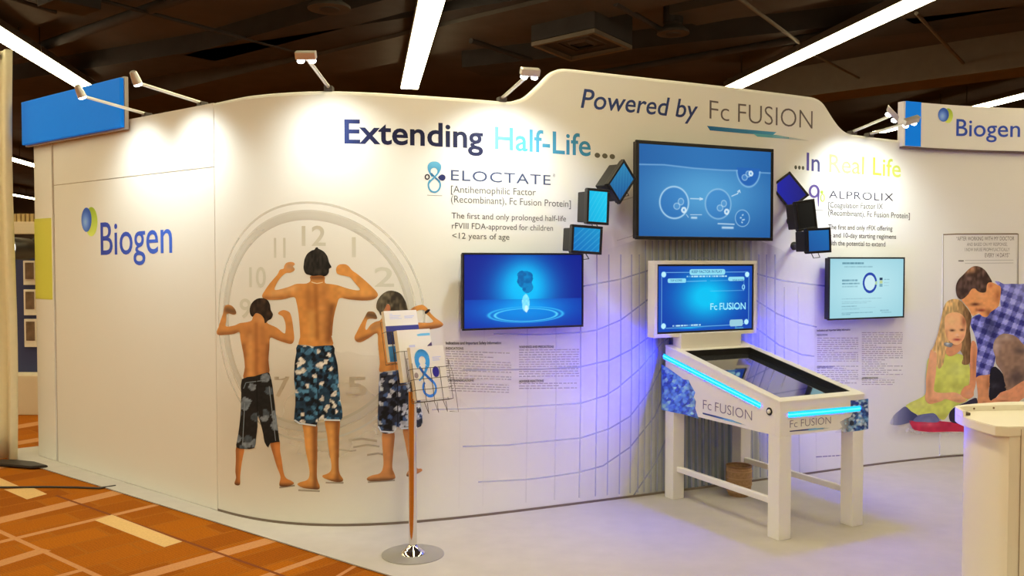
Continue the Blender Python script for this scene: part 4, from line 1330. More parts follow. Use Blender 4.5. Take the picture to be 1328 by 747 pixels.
printed('grass_print', FP, PC([(0, 590), (220, 560), (240, 620), (270, 655), (360, 672), (600, 672), (850, 676), (1000, 690), (1000, 760), (800, 790), (500, 800), (200, 790), (20, 740), (-60, 660)]), lambda P: np.concatenate([lerp((176, 148, 122), (214, 196, 172), vnoise(P * [3.0, 0.6], 4, 3)), (0.42 * np.exp(-((P[:, 1] - 558) / 9) ** 2) * np.clip((P[:, 0] - 1146) / 34, 0, 1))[:, None]], 1), 0.0009, wall, 2.5, 2, alpha=True)

# ------------------------------------------------------------------ drape at the left edge
M_DRAPE = mat('drape_cream', (0.82, 0.75, 0.53), 0.8, noise=0.06, scale=20)
dz1 = 3.16
a = at_z([(16, 597)], 0.0)[0]
dy = float(a[1])
dxr = float(a[0])
r = empty('drape_curtain', (dxr - 0.4, dy, 0), 'cream drape hanging at the far left edge beside the hall gap', 'curtain')
mb = MB()
nx, nz_ = 90, 14
vs, fs = [], []
for j in range(nz_ + 1):
    z = 0.012 + (dz1 - 0.012) * j / nz_
    for i in range(nx + 1):
        t = i / nx
        x = dxr - 1.0 + 1.045 * t - 0.02 * (z / dz1) + 0.012 * math.sin(z * 2.0) * t + 0.05 * (1 - (1 - z / dz1)) * t * 0.0
        y = dy + 0.035 * math.sin(t * 2 * math.pi * 8) * (0.6 + 0.4 * (1 - z / dz1)) + 0.015 * math.sin(t * 31)
        vs.append((x + 0.035 * t * (z / dz1), y, z))
for j in range(nz_):
    for i in range(nx):
        p = j * (nx + 1) + i
        fs.append((p, p + 1, p + nx + 2, p + nx + 1))
mb.add(vs, fs, 0, True)
o = mb.build('drape_cloth', M_DRAPE, r)
sm = o.modifiers.new('thickness', 'SOLIDIFY')
sm.thickness = 0.006
MB().tube([(dxr - 1.6, dy, dz1 - 0.03), (dxr - 0.05, dy, dz1 - 0.03)], 0.02, 12).build('drape_rod', mat('rod_grey', (0.5, 0.48, 0.44), 0.4, 0.8), r)
MB().lathe([(0.02, 0), (0.02, dz1 - 0.05)], (dxr - 1.05, dy + 0.06, 0.0), 12).build('drape_pole', mat('rod_grey', (0.5, 0.48, 0.44), 0.4, 0.8), r)

# dark cord on the carpet
q = at_z([(-40, 634), (0, 632), (60, 631.4), (100, 632), (128, 633.2), (150, 630)], 0.008)
tag(MB().tube(q, 0.007, 8).build('power_cord', mat('cord_black', (0.03, 0.022, 0.016), 0.6), loc=q[2]), 'thin dark cord running over the orange carpet into the grey booth carpet', 'cord')
q = at_z([(-30, 599), (20, 600.5), (45, 603), (62, 608), (40, 609.5), (0, 606), (-30, 605)], 0.0)
tag(MB().prism([tuple(p[:2]) for p in q][::-1], 0.010, 0.028, 0.004).build('cable_cover', mat('cord_black', (0.03, 0.022, 0.016), 0.6), loc=q[2]), 'black flat cable cover on the floor at the foot of the drape', 'cable cover')

# ------------------------------------------------------------------ next booth seen through the gap
M_BOOTH = mat('far_booth_cream', (0.66, 0.55, 0.38), 0.6)
GY = 8.95
fx = lambda px: (px - W / 2) / FPX * GY


def fz(py):
    return CAMZ + (HOR - py) / FPX * GY


r = empty('neighbouring_booth', (fx(32), GY + 0.2, 0), 'cream booth wall of the neighbouring stand seen through the gap', 'booth')
MB().box((fx(20), GY + 0.25, fz(480) / 2 + 0.3), (2.2, 0.1, fz(480) + 0.6 + 0.9), None, 0.0).build('booth_wall', M_BOOTH, r)
MB().box((fx(20), GY + 0.06, 0.20), (2.2, 0.30, 0.40), None, 0.01).build('booth_plinth', mat('plinth_cream', (0.72, 0.62, 0.46), 0.6), r)
MB().box((fx(20), GY + 0.16, (fz(303) + fz(287)) / 2), (2.2, 0.12, fz(287) - fz(303)), None, 0.005).build('booth_fascia', M_BOOTH, r)
mb = MB()
for i in range(28):
    mb.box((fx(20) - 0.6 + i * 0.045, GY + 0.2, (fz(287) + fz(276)) / 2), (0.03, 0.03, fz(276) - fz(287)), None, 0.003)
mb.build('slat_screen', mat('slat_ochre', (0.42, 0.30, 0.12), 0.6), r)
MB().box((fx(20), GY + 0.185, (fz(490) + fz(335)) / 2), (fx(39) - fx(5), 0.03, fz(335) - fz(490)), None, 0.003).build('navy_board', mat('board_navy', (0.03, 0.04, 0.12), 0.5), r)
for y0, y1, lab in ((338, 370, 'uppermost small framed picture on the navy board'), (376, 410, 'middle small framed picture on the navy board'), (415, 452, 'lowest small framed picture on the navy board')):
    zc = (fz(y0) + fz(y1)) / 2
    pr = empty('framed_picture', (fx(28), GY + 0.15, zc), lab + ' in the neighbouring booth', 'picture', 'framed pictures on the navy board')
    MB().box((fx(28), GY + 0.155, zc), (fx(36) - fx(20), 0.025, fz(y0) - fz(y1)), None, 0.003).build('picture_mount', mat('mount_white', (0.75, 0.7, 0.6), 0.6), pr)
    MB().box((fx(28.5), GY + 0.138, zc + 0.02), (fx(34) - fx(23), 0.012, (fz(y0) - fz(y1)) * 0.68), None, 0.002).build('photo_print', mat('photo_sepia', (0.16, 0.10, 0.06), 0.5, noise=0.8, scale=14), pr)
# round lamp
lc = np.array([fx(31), GY - 0.25, fz(322)])
r = empty('round_display_lamp', lc, 'round white lamp with dark housing on the neighbouring booth', 'lamp')
ax = np.array([-0.25, -0.95, 0.05])
MB().lathe([(0.10, 0.0), (0.11, 0.03), (0.11, -0.0), (0.11, -0.22), (0.08, -0.26)][::-1], lc, 28, axis=ax).build('lamp_housing', mat('lamp_black', (0.03, 0.025, 0.02), 0.4), r)
MB().lathe([(0.098, 0.028), (0.09, 0.036), (0.04, 0.042)], lc, 28, axis=ax).build('lamp_lens', emit('lamp_lens_white', (1, 0.93, 0.8), 3.0), r)
MB().tube([lc + np.array([0.06, 0.15, 0]), lc + np.array([0.08, 0.4, 0.13])], 0.018, 10).build('lamp_bracket', mat('lamp_black', (0.03, 0.025, 0.02), 0.4), r)

# ------------------------------------------------------------------ arm spotlights on the wall tops
M_SILVER = mat('lamp_silver', (0.72, 0.70, 0.66), 0.3, 0.6)
M_LENS = emit('spot_lens', (1.0, 1.0, 0.97), 9.0)


def arm_light(base_uv, surf, head_px, fwd, label, kind, aim_z, power=1.0, aim_side=0.0, head_rot=0.0):
    b = surf.pos([base_uv], -0.03)[0]
    fpt = surf.pos([base_uv], 1.0)[0]
    nrm = fpt - surf.pos([base_uv], 0.0)[0]
    Yh = b[1] + nrm[1] * fwd
    h = at_y([head_px], Yh)[0]
    r = empty('arm_spotlight', (b[0], b[1], b[2]), label, 'spotlight', 'arm spotlights on the wall top')
    MB().box(b + np.array([0, 0, 0.012]), (0.05, 0.05, 0.03), (V(nrm), Vector((-nrm[1], nrm[0], 0)), Vector((0, 0, 1))), 0.004).build('mounting_clamp', mat('clamp_dark', (0.06, 0.05, 0.045), 0.5), r)
    d = (h - b) / np.linalg.norm(h - b)
    MB().tube([b + np.array([0, 0, 0.02]), h - d * 0.02], 0.0105, 12).build('lamp_arm', M_SILVER, r)
    tgt = surf.pos([(base_uv[0] + aim_side, aim_z - 0.28)], 0.0)[0]
    ad = (tgt - h) / np.linalg.norm(tgt - h)
    if kind == 'double':
        side = np.cross(ad, [0, 0, 1.0])
        side /= np.linalg.norm(side)
        side = side * math.cos(head_rot) + np.array([0, 0, 1.0]) * math.sin(head_rot)
        axs = (V(side), V(np.cross(ad, side)), V(ad))
        MB().box(h + ad * -0.01, (0.108, 0.042, 0.04), axs, 0.006).build('lamp_head', M_SILVER, r)
        for s in (-1, 1):
            MB().lathe([(0.018, 0.0), (0.020, 0.010), (0.015, 0.018), (0.005, 0.021)], h + side * (0.03 * s) + ad * 0.012, 18, axis=ad).build('lamp_lens', M_LENS, r)
    else:
        MB().lathe([(0.010, -0.07), (0.020, -0.062), (0.025, -0.02), (0.027, 0.008)], h, 22, axis=ad).build('lamp_head', M_SILVER, r)
        MB().lathe([(0.023, 0.0), (0.024, 0.015), (0.014, 0.022)], h, 22, axis=ad).build('lamp_lens', M_LENS, r)
    ld = bpy.data.lights.new('spot_beam', 'SPOT')
    ld.energy = SPOT_POWER * power
    ld.color = SPOT_COLOR
    ld.spot_size = math.radians(120)
    ld.spot_blend = 1.0
    ld.shadow_soft_size = 0.03
    lo = bpy.data.objects.new('spot_beam', ld)
    COL.objects.link(lo)
    lo.parent = r
    lo.location = V(h + ad * 0.045) - Vector(r.location)
    lo.rotation_euler = V(ad).to_track_quat('-Z', 'Y').to_euler()


def top_uv(px, surf=CW):
    h = surf.hit([px])[0]
    return (float(h[0]), float(h[1]))


arm_light((float(LW.hit([(185, 152)])[0, 0]), ZL), LW, (106, 124), 0.50, 'single arm spotlight in front of the blue header sign', 'single', 2.0, 0.75)
arm_light((float(LW.hit([(257, 135)])[0, 0]), ZL), LW, (178, 107), 0.50, 'single arm spotlight just right of the blue header sign', 'single', 2.0, 0.9)
arm_light(top_uv((425, 117)), CW, (397, 74), 0.50, 'double-lens arm spotlight above the printed boys', 'double', 2.0, 0.85)
arm_light(top_uv((653, 131)), CW, (687, 95.5), 0.55, 'double-lens arm spotlight left of the raised wall crest', 'double', 2.0, 1.15)
arm_light(top_uv((1109, 174)), CW, (1157, 149), 0.55, 'left arm spotlight of the pair beside the lettered header sign', 'double', 2.0, 0.95, -0.05, -0.7)
arm_light(top_uv((1131, 177)), CW, (1181, 158), 0.60, 'right arm spotlight of the pair overlapping the blue end stripe', 'double', 2.0, 0.9, 0.0, 0.3)

# ------------------------------------------------------------------ screens
M_BEZ = mat('bezel_black', (0.012, 0.011, 0.011), 0.35)
M_BEZ2 = mat('casing_black', (0.02, 0.018, 0.018), 0.55)


def picture(name, surf, w, h, fn, parent, off, n=(200, 120)):
    """lit picture of a screen: grid over u 0..w, v 0..h; fn(U,V,aspect) in 0..1 -> sRGB"""
    nx, ny = n
    gu, gv = np.meshgrid(np.linspace(0, 1, nx), np.linspace(0, 1, ny))
    U, Vv = gu.ravel(), gv.ravel()
    c = fn(U, Vv)
    uv = np.stack([U * w, Vv * h], 1)
    fs = [(j * nx + i, j * nx + i + 1, (j + 1) * nx + i + 1, (j + 1) * nx + i) for j in range(ny - 1) for i in range(nx - 1)]
    return ink_object(name, surf, uv, fs, c, off, parent, emissive=True)


def tv_frame(px, dl, dr, thick=0.05):
    """px: corner pixels TL,TR,BR,BL ; dl/dr: distances of left and right edges. -> Plane at lower left, width, height"""
    TL, TR, BR, BL = px
    L = (at_y([TL], dl)[0] + at_y([BL], dl)[0]) / 2
    R = (at_y([TR], dr)[0] + at_y([BR], dr)[0]) / 2
    zt = (at_y([TL], dl)[0][2] + at_y([TR], dr)[0][2]) / 2
    zb = (at_y([BL], dl)[0][2] + at_y([BR], dr)[0][2]) / 2
    d = R - L
    d[2] = 0
    w = float(np.linalg.norm(d))
    return Plane((L[0], L[1], zb), d, (0, 0, 1)), w, float(zt - zb)


def wall_dist(px):
    return float(CW.pos(CW.hit([px]))[0][1])


def pbox(mb_, pl, u0, u1, v0, v1, o0, o1, bev=0.0, mi=0):
    c = pl.pos([((u0 + u1) / 2, (v0 + v1) / 2)], (o0 + o1) / 2)[0]
    return mb_.box(c, (u1 - u0, v1 - v0, o1 - o0), (V(pl.r), V(pl.up), V(pl.n)), bev, mi)


def bezel(pl, w, h, b, parent, name='bezel', m=None, o0=-0.012, o1=0.004):
    mb_ = MB()
    pbox(mb_, pl, 0, w, h - b, h, o0, o1, 0.002)
    pbox(mb_, pl, 0, w, 0, b, o0, o1, 0.002)
    pbox(mb_, pl, 0, b, b, h - b, o0, o1, 0.002)
    pbox(mb_, pl, w - b, w, b, h - b, o0, o1, 0.002)
    return mb_.build(name, m or M_BEZ, parent)


def television(name, px, standoff, b, fn, label, n, thick=0.045):
    TL, TR, BR, BL = px
    dl, dr = wall_dist(((TL[0] + BL[0]) / 2, 340)), wall_dist(((TR[0] + BR[0]) / 2, 340))
    dl2, dr2 = dl - standoff, dr - standoff
    pl, w, h = tv_frame(px, dl2, dr2)
    c = pl.pos([(w / 2, 0)])[0]
    r = empty(name, c, label, 'television')
    bezel(pl, w, h, b, r)
    pbox(MB(), pl, 0.006, w - 0.006, 0.006, h - 0.006, -thick, -0.004, 0.006).build('back_casing', M_BEZ2, r)
    ip = Plane(pl.pos([(b, b)])[0], pl.r, pl.up)
    pic = picture('screen', ip, w - 2 * b, h - 2 * b, fn, r, 0.0, n)
    # wall bracket
    g = 0.5 * standoff
    pbox(MB(), pl, w / 2 - 0.12, w / 2 + 0.12, h / 2 - 0.1, h / 2 + 0.1, -thick - 0.012, -thick + 0.002).build('mounting_plate', M_BEZ2, r)
    wq = CW.pos([(float(np.interp(pl.pos([(w / 2, 0)], -standoff)[0][0], CW.X, CW.S)), float(c[2] + h / 2))], 0.0)[0]
    MB().tube([pl.pos([(w / 2, h / 2)], -thick)[0], wq], 0.03, 10).build('wall_bracket', M_BEZ2, r)
    return r, ip, w - 2 * b, h - 2 * b, pic


def dist_seg(U, Vv, ax_, ay, bx, by, asp):
    px_, py = (U - ax_) * asp, (Vv - ay)
    dx, dy_ = (bx - ax_) * asp, by - ay
    t = np.clip((px_ * dx + py * dy_) / max(1e-9, dx * dx + dy_ * dy_), 0, 1)
    return np.hypot(px_ - t * dx, py - t * dy_)


def over(c, col, a):
    return c + (np.array(col, float) - c) * np.clip(a, 0, 1)[:, None]


# big central screen
ASP = 1.77


def oval(U, Vv, cx, cy, rx, ry):
    return np.hypot((U - cx) / rx, (Vv - cy) / ry)


def big_fn(U, Vv):
    c = lerp((26, 86, 156), (84, 160, 212), np.exp(-(((U - 0.5) / 0.5) ** 2 + ((Vv - 0.5) / 0.45) ** 2)))
    line = np.interp(U, [0, 0.18, 0.4, 0.62, 0.735], [0.775, 0.785, 0.765, 0.76, 0.765])
    line = np.where(U > 0.9, 0.755, line)
    top = Vv > line
    c = np.where(top[:, None], lerp((26, 88, 156), (44, 114, 180), np.exp(-((U - 0.5) / 0.5) ** 2)), c)
    # gulf at right
    d = oval(U, Vv, 0.82, 0.775, 0.092, 0.19)
    gulf = (d < 1) & (Vv < 0.80)
    c = np.where(gulf[:, None], np.array([34, 100, 180.0]), c)
    W_ = (150, 200, 236)
    a = np.exp(-((d - 1) / 0.06) ** 2) * (Vv < 0.77)
    c = over(c, W_, a * 0.75)
    a = np.exp(-((Vv - line) / 0.008) ** 2) * ((U < 0.735) | (U > 0.905))
    c = over(c, (130, 180, 224), a * 0.8)
    for cx, cy, rx, ry, st in ((0.255, 0.375, 0.105, 0.175, 0.95), (0.585, 0.375, 0.098, 0.168, 0.6), (0.775, 0.22, 0.056, 0.095, 0.75)):
        d = oval(U, Vv, cx, cy, rx, ry)
        c = over(c, (20, 90, 180), (d < 1) * 0.25)
        c = over(c, (176, 214, 240), np.exp(-((d - 1) / 0.055) ** 2) * st)
    for cx, cy, s, flip in ((0.30, 0.335, 1, 1), (0.625, 0.33, 1, 1), (0.815, 0.69, 0.95, -1)):
        for dx, dy_, rx, ry, fill in ((-0.026 * s, 0.0, 0.022, 0.034, 0.4), (0.004 * s, 0.052 * flip, 0.02, 0.036, 0.4), (0.026 * s, -0.04 if flip > 0 else -0.06, 0.02, 0.036, 1.0)):
            d = oval(U, Vv, cx + dx, cy + dy_ if flip > 0 else cy - dy_ * 0.8, rx * s, ry * s)
            if fill > 0.9:
                c = over(c, (214, 236, 248), (d < 1) * 0.9)
                c = over(c, (60, 140, 210), (d < 0.35) * 0.9)
            else:
                c = over(c, (120, 180, 224), (d < 1) * 0.35)
                c = over(c, (190, 222, 242), np.exp(-((d - 1) / 0.16) ** 2) * 0.7)
    for ax_, ay, bx, by, w_ in ((0.375, 0.425, 0.465, 0.425, 0.006), (0.445, 0.437, 0.465, 0.425, 0.006), (0.445, 0.413, 0.465, 0.425, 0.006), (0.69, 0.47, 0.735, 0.50, 0.006), (0.735, 0.50, 0.75, 0.535, 0.006), (0.735, 0.525, 0.75, 0.54, 0.006), (0.757, 0.515, 0.75, 0.54, 0.006),
                                (0.375, 0.245, 0.46, 0.248, 0.004), (0.385, 0.212, 0.42, 0.212, 0.012), (0.585, 0.152, 0.71, 0.148, 0.007), (0.62, 0.108, 0.70, 0.108, 0.013), (0.345, 0.245, 0.36, 0.215, 0.004), (0.775, 0.255, 0.78, 0.26, 0.008), (0.76, 0.225, 0.765, 0.225, 0.009), (0.775, 0.20, 0.79, 0.205, 0.008), (0.77, 0.175, 0.775, 0.17, 0.008)):
        c = over(c, (206, 230, 246), np.exp(-(dist_seg(U, Vv, ax_, ay, bx, by, ASP) / w_) ** 2) * 0.9)
    return c


television('large_screen', ((825.7, 180.5), (1003, 194), (1002, 313), (823.4, 310)), 0.17, 0.022, big_fn, 'largest wall screen showing a blue cell diagram at the centre', (340, 200))


def figure_fn(U, Vv):
    g = np.exp(-(((U - 0.50) / 0.27) ** 2 + ((Vv - 0.52) / 0.42) ** 2))
    c = lerp((12, 30, 140), (0, 176, 248), np.clip(g * 1.15, 0, 1))
    flo = Vv < 0.385
    g2 = np.exp(-(((U - 0.50) / 0.40) ** 2 + ((Vv - 0.25) / 0.22) ** 2))
    c = np.where(flo[:, None], lerp((10, 40, 160), (0, 150, 240), np.clip(g2 * 1.1, 0, 1)), c)
    c = over(c, (0, 206, 255), np.exp(-(((U - 0.5) / 0.14) ** 2 + ((Vv - 0.62) / 0.26) ** 2)) * 0.9)
    d = oval(U, Vv, 0.515, 0.165, 0.265, 0.088)
    c = over(c, (0, 130, 226), (d < 1) * 0.6)
    c = over(c, (90, 214, 255), np.exp(-((d - 1) / 0.05) ** 2))
    d = oval(U, Vv, 0.515, 0.17, 0.315, 0.108)
    c = over(c, (60, 190, 250), np.exp(-((d - 1) / 0.05) ** 2) * 0.9)
    # molecule
    P = np.stack([U * 20, Vv * 12], 1)
    wob = 0.25 * (vnoise(P * 1.6, 1.0, 3) - 0.5)
    d = np.minimum(oval(U, Vv, 0.505, 0.66, 0.066, 0.125), np.minimum(oval(U, Vv, 0.525, 0.545, 0.045, 0.075), oval(U, Vv, 0.485, 0.72, 0.045, 0.06))) + wob
    c = over(c, (0, 96, 168), (d < 1) * 0.95)
    c = over(c, (0, 140, 206), (d < 1) * np.clip((vnoise(P * 2.4, 1.0, 8) - 0.35) * 2, 0, 0.8))
    d = oval(U, Vv, 0.51, 0.33, 0.032, 0.125) + 0.5 * wob
    c = over(c, (150, 240, 255), (d < 1) * (0.75 + 0.25 * vnoise(P * 3, 1.0, 2)))
    c = over(c, (230, 255, 255), (oval(U, Vv, 0.515, 0.25, 0.014, 0.05) < 1) * 0.8)
    return c


television('molecule_screen', ((599, 327), (757, 329), (756, 424), (600, 428.7)), 0.12, 0.012, figure_fn, 'wall screen with a glowing molecule left of the machine', (260, 160))


def chart_fn(U, Vv):
    c = lerp((150, 206, 220), (186, 230, 238), np.exp(-(((U - 0.5) / 0.6) ** 2 + ((Vv - 0.55) / 0.55) ** 2)))
    d = oval(U, Vv, 0.535, 0.59, 0.084, 0.153)
    ang = np.arctan2((Vv - 0.59) / 0.15, (U - 0.535) / 0.084)
    ringm = (d < 1.16) & (d > 0.86)
    c = over(c, (214, 238, 244), (d < 0.9) * 0.7)
    c = over(c, (30, 66, 168), ringm * 1.0)
    c = over(c, (170, 206, 160), ringm * ((ang > -0.22) & (ang < 0.16)))
    for y, col in ((0.655, (20, 52, 84)), (0.60, (188, 210, 150)), (0.545, (120, 170, 186))):
        c = over(c, col, (np.abs(U - 0.69) < 0.021) & (np.abs(Vv - y) < 0.024))
    R = []
    def row(x0, x1, y, w_, col, st, seed):
        q = hashn(np.floor(U * 70), np.floor(np.full_like(U, y * 100)), seed)
        return ((U > x0) & (U < x1) & (np.abs(Vv - y) < w_)) * st * (0.45 + 0.55 * q)
    T, G = (70, 120, 140), (126, 172, 186)
    for x0, x1, y, w_, col, st in ((0.16, 0.45, 0.925, 0.014, T, 0.9), (0.19, 0.57, 0.865, 0.010, G, 0.7), (0.16, 0.37, 0.635, 0.014, T, 0.75), (0.16, 0.40, 0.58, 0.013, T, 0.75), (0.16, 0.37, 0.53, 0.011, G, 0.6), (0.73, 0.81, 0.645, 0.007, T, 0.6), (0.73, 0.80, 0.59, 0.007, G, 0.6), (0.73, 0.80, 0.54, 0.007, G, 0.6),
                                  (0.16, 0.70, 0.325, 0.006, G, 0.7), (0.16, 0.56, 0.275, 0.006, G, 0.6), (0.16, 0.50, 0.25, 0.006, G, 0.6), (0.16, 0.36, 0.20, 0.007, T, 0.7), (0.16, 0.62, 0.17, 0.006, G, 0.6), (0.16, 0.40, 0.145, 0.006, G, 0.6), (0.16, 0.58, 0.085, 0.007, T, 0.6), (0.16, 0.28, 0.06, 0.007, T, 0.6), (0.68, 0.80, 0.11, 0.010, G, 0.8), (0.70, 0.84, 0.075, 0.007, G, 0.7)):
        c = over(c, col, row(x0, x1, y, w_, col, st * 0.9, 3))
    return c


television('chart_screen', ((1074.6, 333), (1174, 334), (1171.5, 412.4), (1074, 415)), 0.10, 0.012, chart_fn, 'pale wall screen with a blue ring chart at right of the machine', (240, 160))


# small tilted monitors
def mon_fn(c0, c1, streak):
    def fn(U, Vv):
        c = lerp(c0, c1, np.clip(0.5 * U + 0.5 * Vv, 0, 1))
        if streak:
            q = U * 0.9 - Vv * 0.75
            c = over(c, (170, 240, 255), np.exp(-((q * 5 - np.round(q * 5)) / 0.09) ** 2) * 0.28 * streak * (hashn(np.round(q * 5), np.zeros_like(q), 4) > 0.35))
        return c
    return fn


def monitor(cpx, dist, w, h, yaw, roll, fn, label, n=(50, 40), on=True, depth=0.115):
    yaw, roll = math.radians(yaw), math.radians(roll)
    c = at_y([cpx], dist)[0]
    n_ = np.array([math.sin(yaw), -math.cos(yaw), 0])
    t = np.array([math.cos(yaw), math.sin(yaw), 0])
    zz = np.array([0, 0, 1.0])
    rr = t * math.cos(roll) - zz * math.sin(roll)
    uu = t * math.sin(roll) + zz * math.cos(roll)
    pl = Plane(c - rr * w / 2 - uu * h / 2, rr, uu)
    r = empty('small_monitor', c, label, 'monitor', 'small tilted monitors beside the large screen')
    b = 0.016
    bezel(pl, w, h, b, r, o0=-0.02, o1=0.005)
    pbox(MB(), pl, 0.004, w - 0.004, 0.004, h - 0.004, -0.032, -0.006, 0.004).build('back_casing', M_BEZ2, r)
    pbox(MB(), pl, 0.012, w - 0.02, 0.014, h - 0.018, -depth, -0.03, 0.006).build('rear_housing', M_BEZ2, r)
    ip = Plane(pl.pos([(b, b)])[0], rr, uu)
    picture('screen', ip, w - 2 * b, h - 2 * b, fn, r, 0.0, n)
    back = pl.pos([(w / 2, h / 2)], -depth)[0]
    s = float(np.interp(back[0], CW.X, CW.S))
    wq = CW.pos([(s, back[2] - 0.03)], 0.0)[0]
    mid = (back + wq) / 2 + np.array([0.0, 0, -0.01])
    MB().tube([back + n_ * 0.02, mid, wq], 0.014, 10).build('mount_arm', M_BEZ2, r)
    MB().lathe([(0.03, 0.0), (0.03, 0.008), (0.015, 0.012)], wq, 18, axis=wq * [0, 0, 0] + np.array([CW.pos([(s, 1)], 1)[0][i] - CW.pos([(s, 1)], 0)[0][i] for i in range(3)])).build('wall_plate', M_BEZ2, r)
    lowc = pl.pos([(w * 0.55, 0.002)], -0.02)[0]
    q = [lowc, lowc + np.array([0.02, 0.02, -0.03]), lowc + np.array([-0.01, 0.06, -0.035]), back]
    MB().tube(q, 0.003, 6).build('monitor_cable', M_BEZ2, r)


CY0, CY1 = (20, 96, 160), (30, 132, 190)
monitor((806.2, 235.5), 5.47, 0.225, 0.168, 44, -46, mon_fn((22, 84, 148), (44, 134, 178), 0.5), 'diamond-tilted small monitor left of the large screen, uppermost of its three')
monitor((775.3, 268), 5.35, 0.165, 0.215, 30, 2, mon_fn((10, 176, 226), (30, 206, 240), 1.0), 'upright bright cyan small monitor, middle one of three left of the large screen')
monitor((760.9, 310.8), 5.24, 0.215, 0.168, 28, 3, mon_fn((10, 112, 190), (24, 150, 206), 1.0), 'landscape small monitor with cyan streaks at the top right of the molecule screen')
monitor((1024.0, 247.5), 6.20, 0.215, 0.168, -14, 52, mon_fn((26, 34, 170), (24, 26, 120), 0), 'diamond-tilted deep blue small monitor touching the right side of the large screen')
monitor((1045.5, 279), 6.05, 0.165, 0.205, 22, -9, mon_fn((16, 15, 14), (30, 30, 26), 0), 'dark switched-off small monitor under the deep blue one')
monitor((1061.8, 312), 5.92, 0.215, 0.168, 26, -3, mon_fn((26, 84, 156), (30, 110, 180), 0), 'landscape blue small monitor, lowest of three right of the large screen')

# ------------------------------------------------------------------ the pinball-style game table
M_WHITE = mat('table_white_paint', (0.80, 0.775, 0.73), 0.4, noise=0.01, scale=5)
P0 = np.array([1.466, 4.829, 0.0])
GU = np.array([0.89, 0.455, 0]); GU /= np.linalg.norm(GU)
GV = np.array([-GU[1], GU[0], 0])
GW, GL_ = 0.65, 1.03
ZB, ZF, ZRR = 0.585, 0.768, 0.992


def G(a, b, z):
    return P0 + GU * a + GV * b + np.array([0, 0, z])


def gz(b):
    return ZF + (ZRR - ZF) * b / GL_


gax = (V(GU), V(GV), Vector((0, 0, 1)))
gc = G(GW / 2, GL_ / 2, 0.009)
game = empty('pinball_table', gc, 'white pinball-style game table with blue light strips and upright backbox screen', 'game table')
RIM = 0.052
# cabinet: shell with open top
mb = MB()
t_ = 0.03
mb.hexa([G(0, 0, ZB), G(GW, 0, ZB), G(GW, t_, ZB), G(0, t_, ZB), G(0, 0, ZF), G(GW, 0, ZF), G(GW, t_, gz(t_)), G(0, t_, gz(t_))], 0.002)
mb.hexa([G(0, t_, ZB), G(t_, t_, ZB), G(t_, GL_, ZB), G(0, GL_, ZB), G(0, t_, gz(t_)), G(t_, t_, gz(t_)), G(t_, GL_, ZRR), G(0, GL_, ZRR)], 0.002)
mb.hexa([G(GW - t_, t_, ZB), G(GW, t_, ZB), G(GW, GL_, ZB), G(GW - t_, GL_, ZB), G(GW - t_, t_, gz(t_)), G(GW, t_, gz(t_)), G(GW, GL_, ZRR), G(GW - t_, GL_, ZRR)], 0.002)
mb.hexa([G(t_, GL_ - t_, ZB), G(GW - t_, GL_ - t_, ZB), G(GW - t_, GL_, ZB), G(t_, GL_, ZB), G(t_, GL_ - t_, ZRR - 0.005), G(GW - t_, GL_ - t_, ZRR - 0.005), G(GW - t_, GL_, ZRR), G(t_, GL_, ZRR)], 0.002)
mb.hexa([G(t_, t_, ZB), G(GW - t_, t_, ZB), G(GW - t_, GL_ - t_, ZB), G(t_, GL_ - t_, ZB), G(t_, t_, ZB + 0.02), G(GW - t_, t_, ZB + 0.02), G(GW - t_, GL_ - t_, ZB + 0.02), G(t_, GL_ - t_, ZB + 0.02)])
mb.build('cabinet', M_WHITE, game)
BE = 0.90                      # far edge of the glass
mb = MB()


def slab(a0, a1, b0, b1, lo, hi, bev=0.003):
    mb.hexa([G(a0, b0, gz(b0) + lo), G(a1, b0, gz(b0) + lo), G(a1, b1, gz(b1) + lo), G(a0, b1, gz(b1) + lo), G(a0, b0, gz(b0) + hi), G(a1, b0, gz(b0) + hi), G(a1, b1, gz(b1) + hi), G(a0, b1, gz(b1) + hi)], bev)


slab(-0.003, GW + 0.003, -0.003, RIM, -0.002, 0.012)
slab(-0.003, RIM, RIM, BE, -0.002, 0.012)
slab(GW - RIM, GW + 0.003, RIM, BE, -0.002, 0.012)
slab(-0.003, GW + 0.003, BE, GL_, -0.002, 0.012)
mb.build('top_rim', M_WHITE, game)
mb = MB()
for a0, a1, b0, b1 in ((RIM, GW - RIM, RIM, RIM + 0.004), (RIM, GW - RIM, BE - 0.004, BE), (RIM, RIM + 0.004, RIM, BE), (GW - RIM - 0.004, GW - RIM, RIM, BE)):
    slab(a0, a1, b0, b1, -0.05, 0.008, 0)
mb.build('inner_frame', mat('inner_black', (0.008, 0.007, 0.007), 0.5), game)
mb = MB()
slab(RIM, GW - RIM, RIM, BE, -0.045, -0.03, 0)
mb.build('playfield_glass', mat('playfield_glass_dark', (0.012, 0.013, 0.018), 0.06, spec=0.9, coat=1.0), game)

# side art and lettering
SIDE = Plane(G(0, GL_, 0), -GV, (0, 0, 1))          # left side, u runs to the front
FRONT = Plane(G(0, 0, 0), GU, (0, 0, 1))
CS = lambda p: cp(850, 450, 6.793, p)
CF = lambda p: cp(1000, 500, 9.336, p)


def crystal(palette, sc, seed, fade=None):
    def fn(P):
        Q = P @ np.array([[0.8, 0.6], [-0.6, 0.8]])
        cid, d = voro(Q, sc, seed)
        k = np.clip(cid * len(palette), 0, len(palette) - 1).astype(int)
        c = np.array(palette, float)[k]
        c = c * (1.1 - 0.35 * d)[:, None] * (0.85 + 0.3 * vnoise(P, 2.5, seed))[:, None]
        al = np.ones(len(P)) if fade is None else fade(P)
        return np.concatenate([np.clip(c, 0, 255), al[:, None]], 1)
    return fn


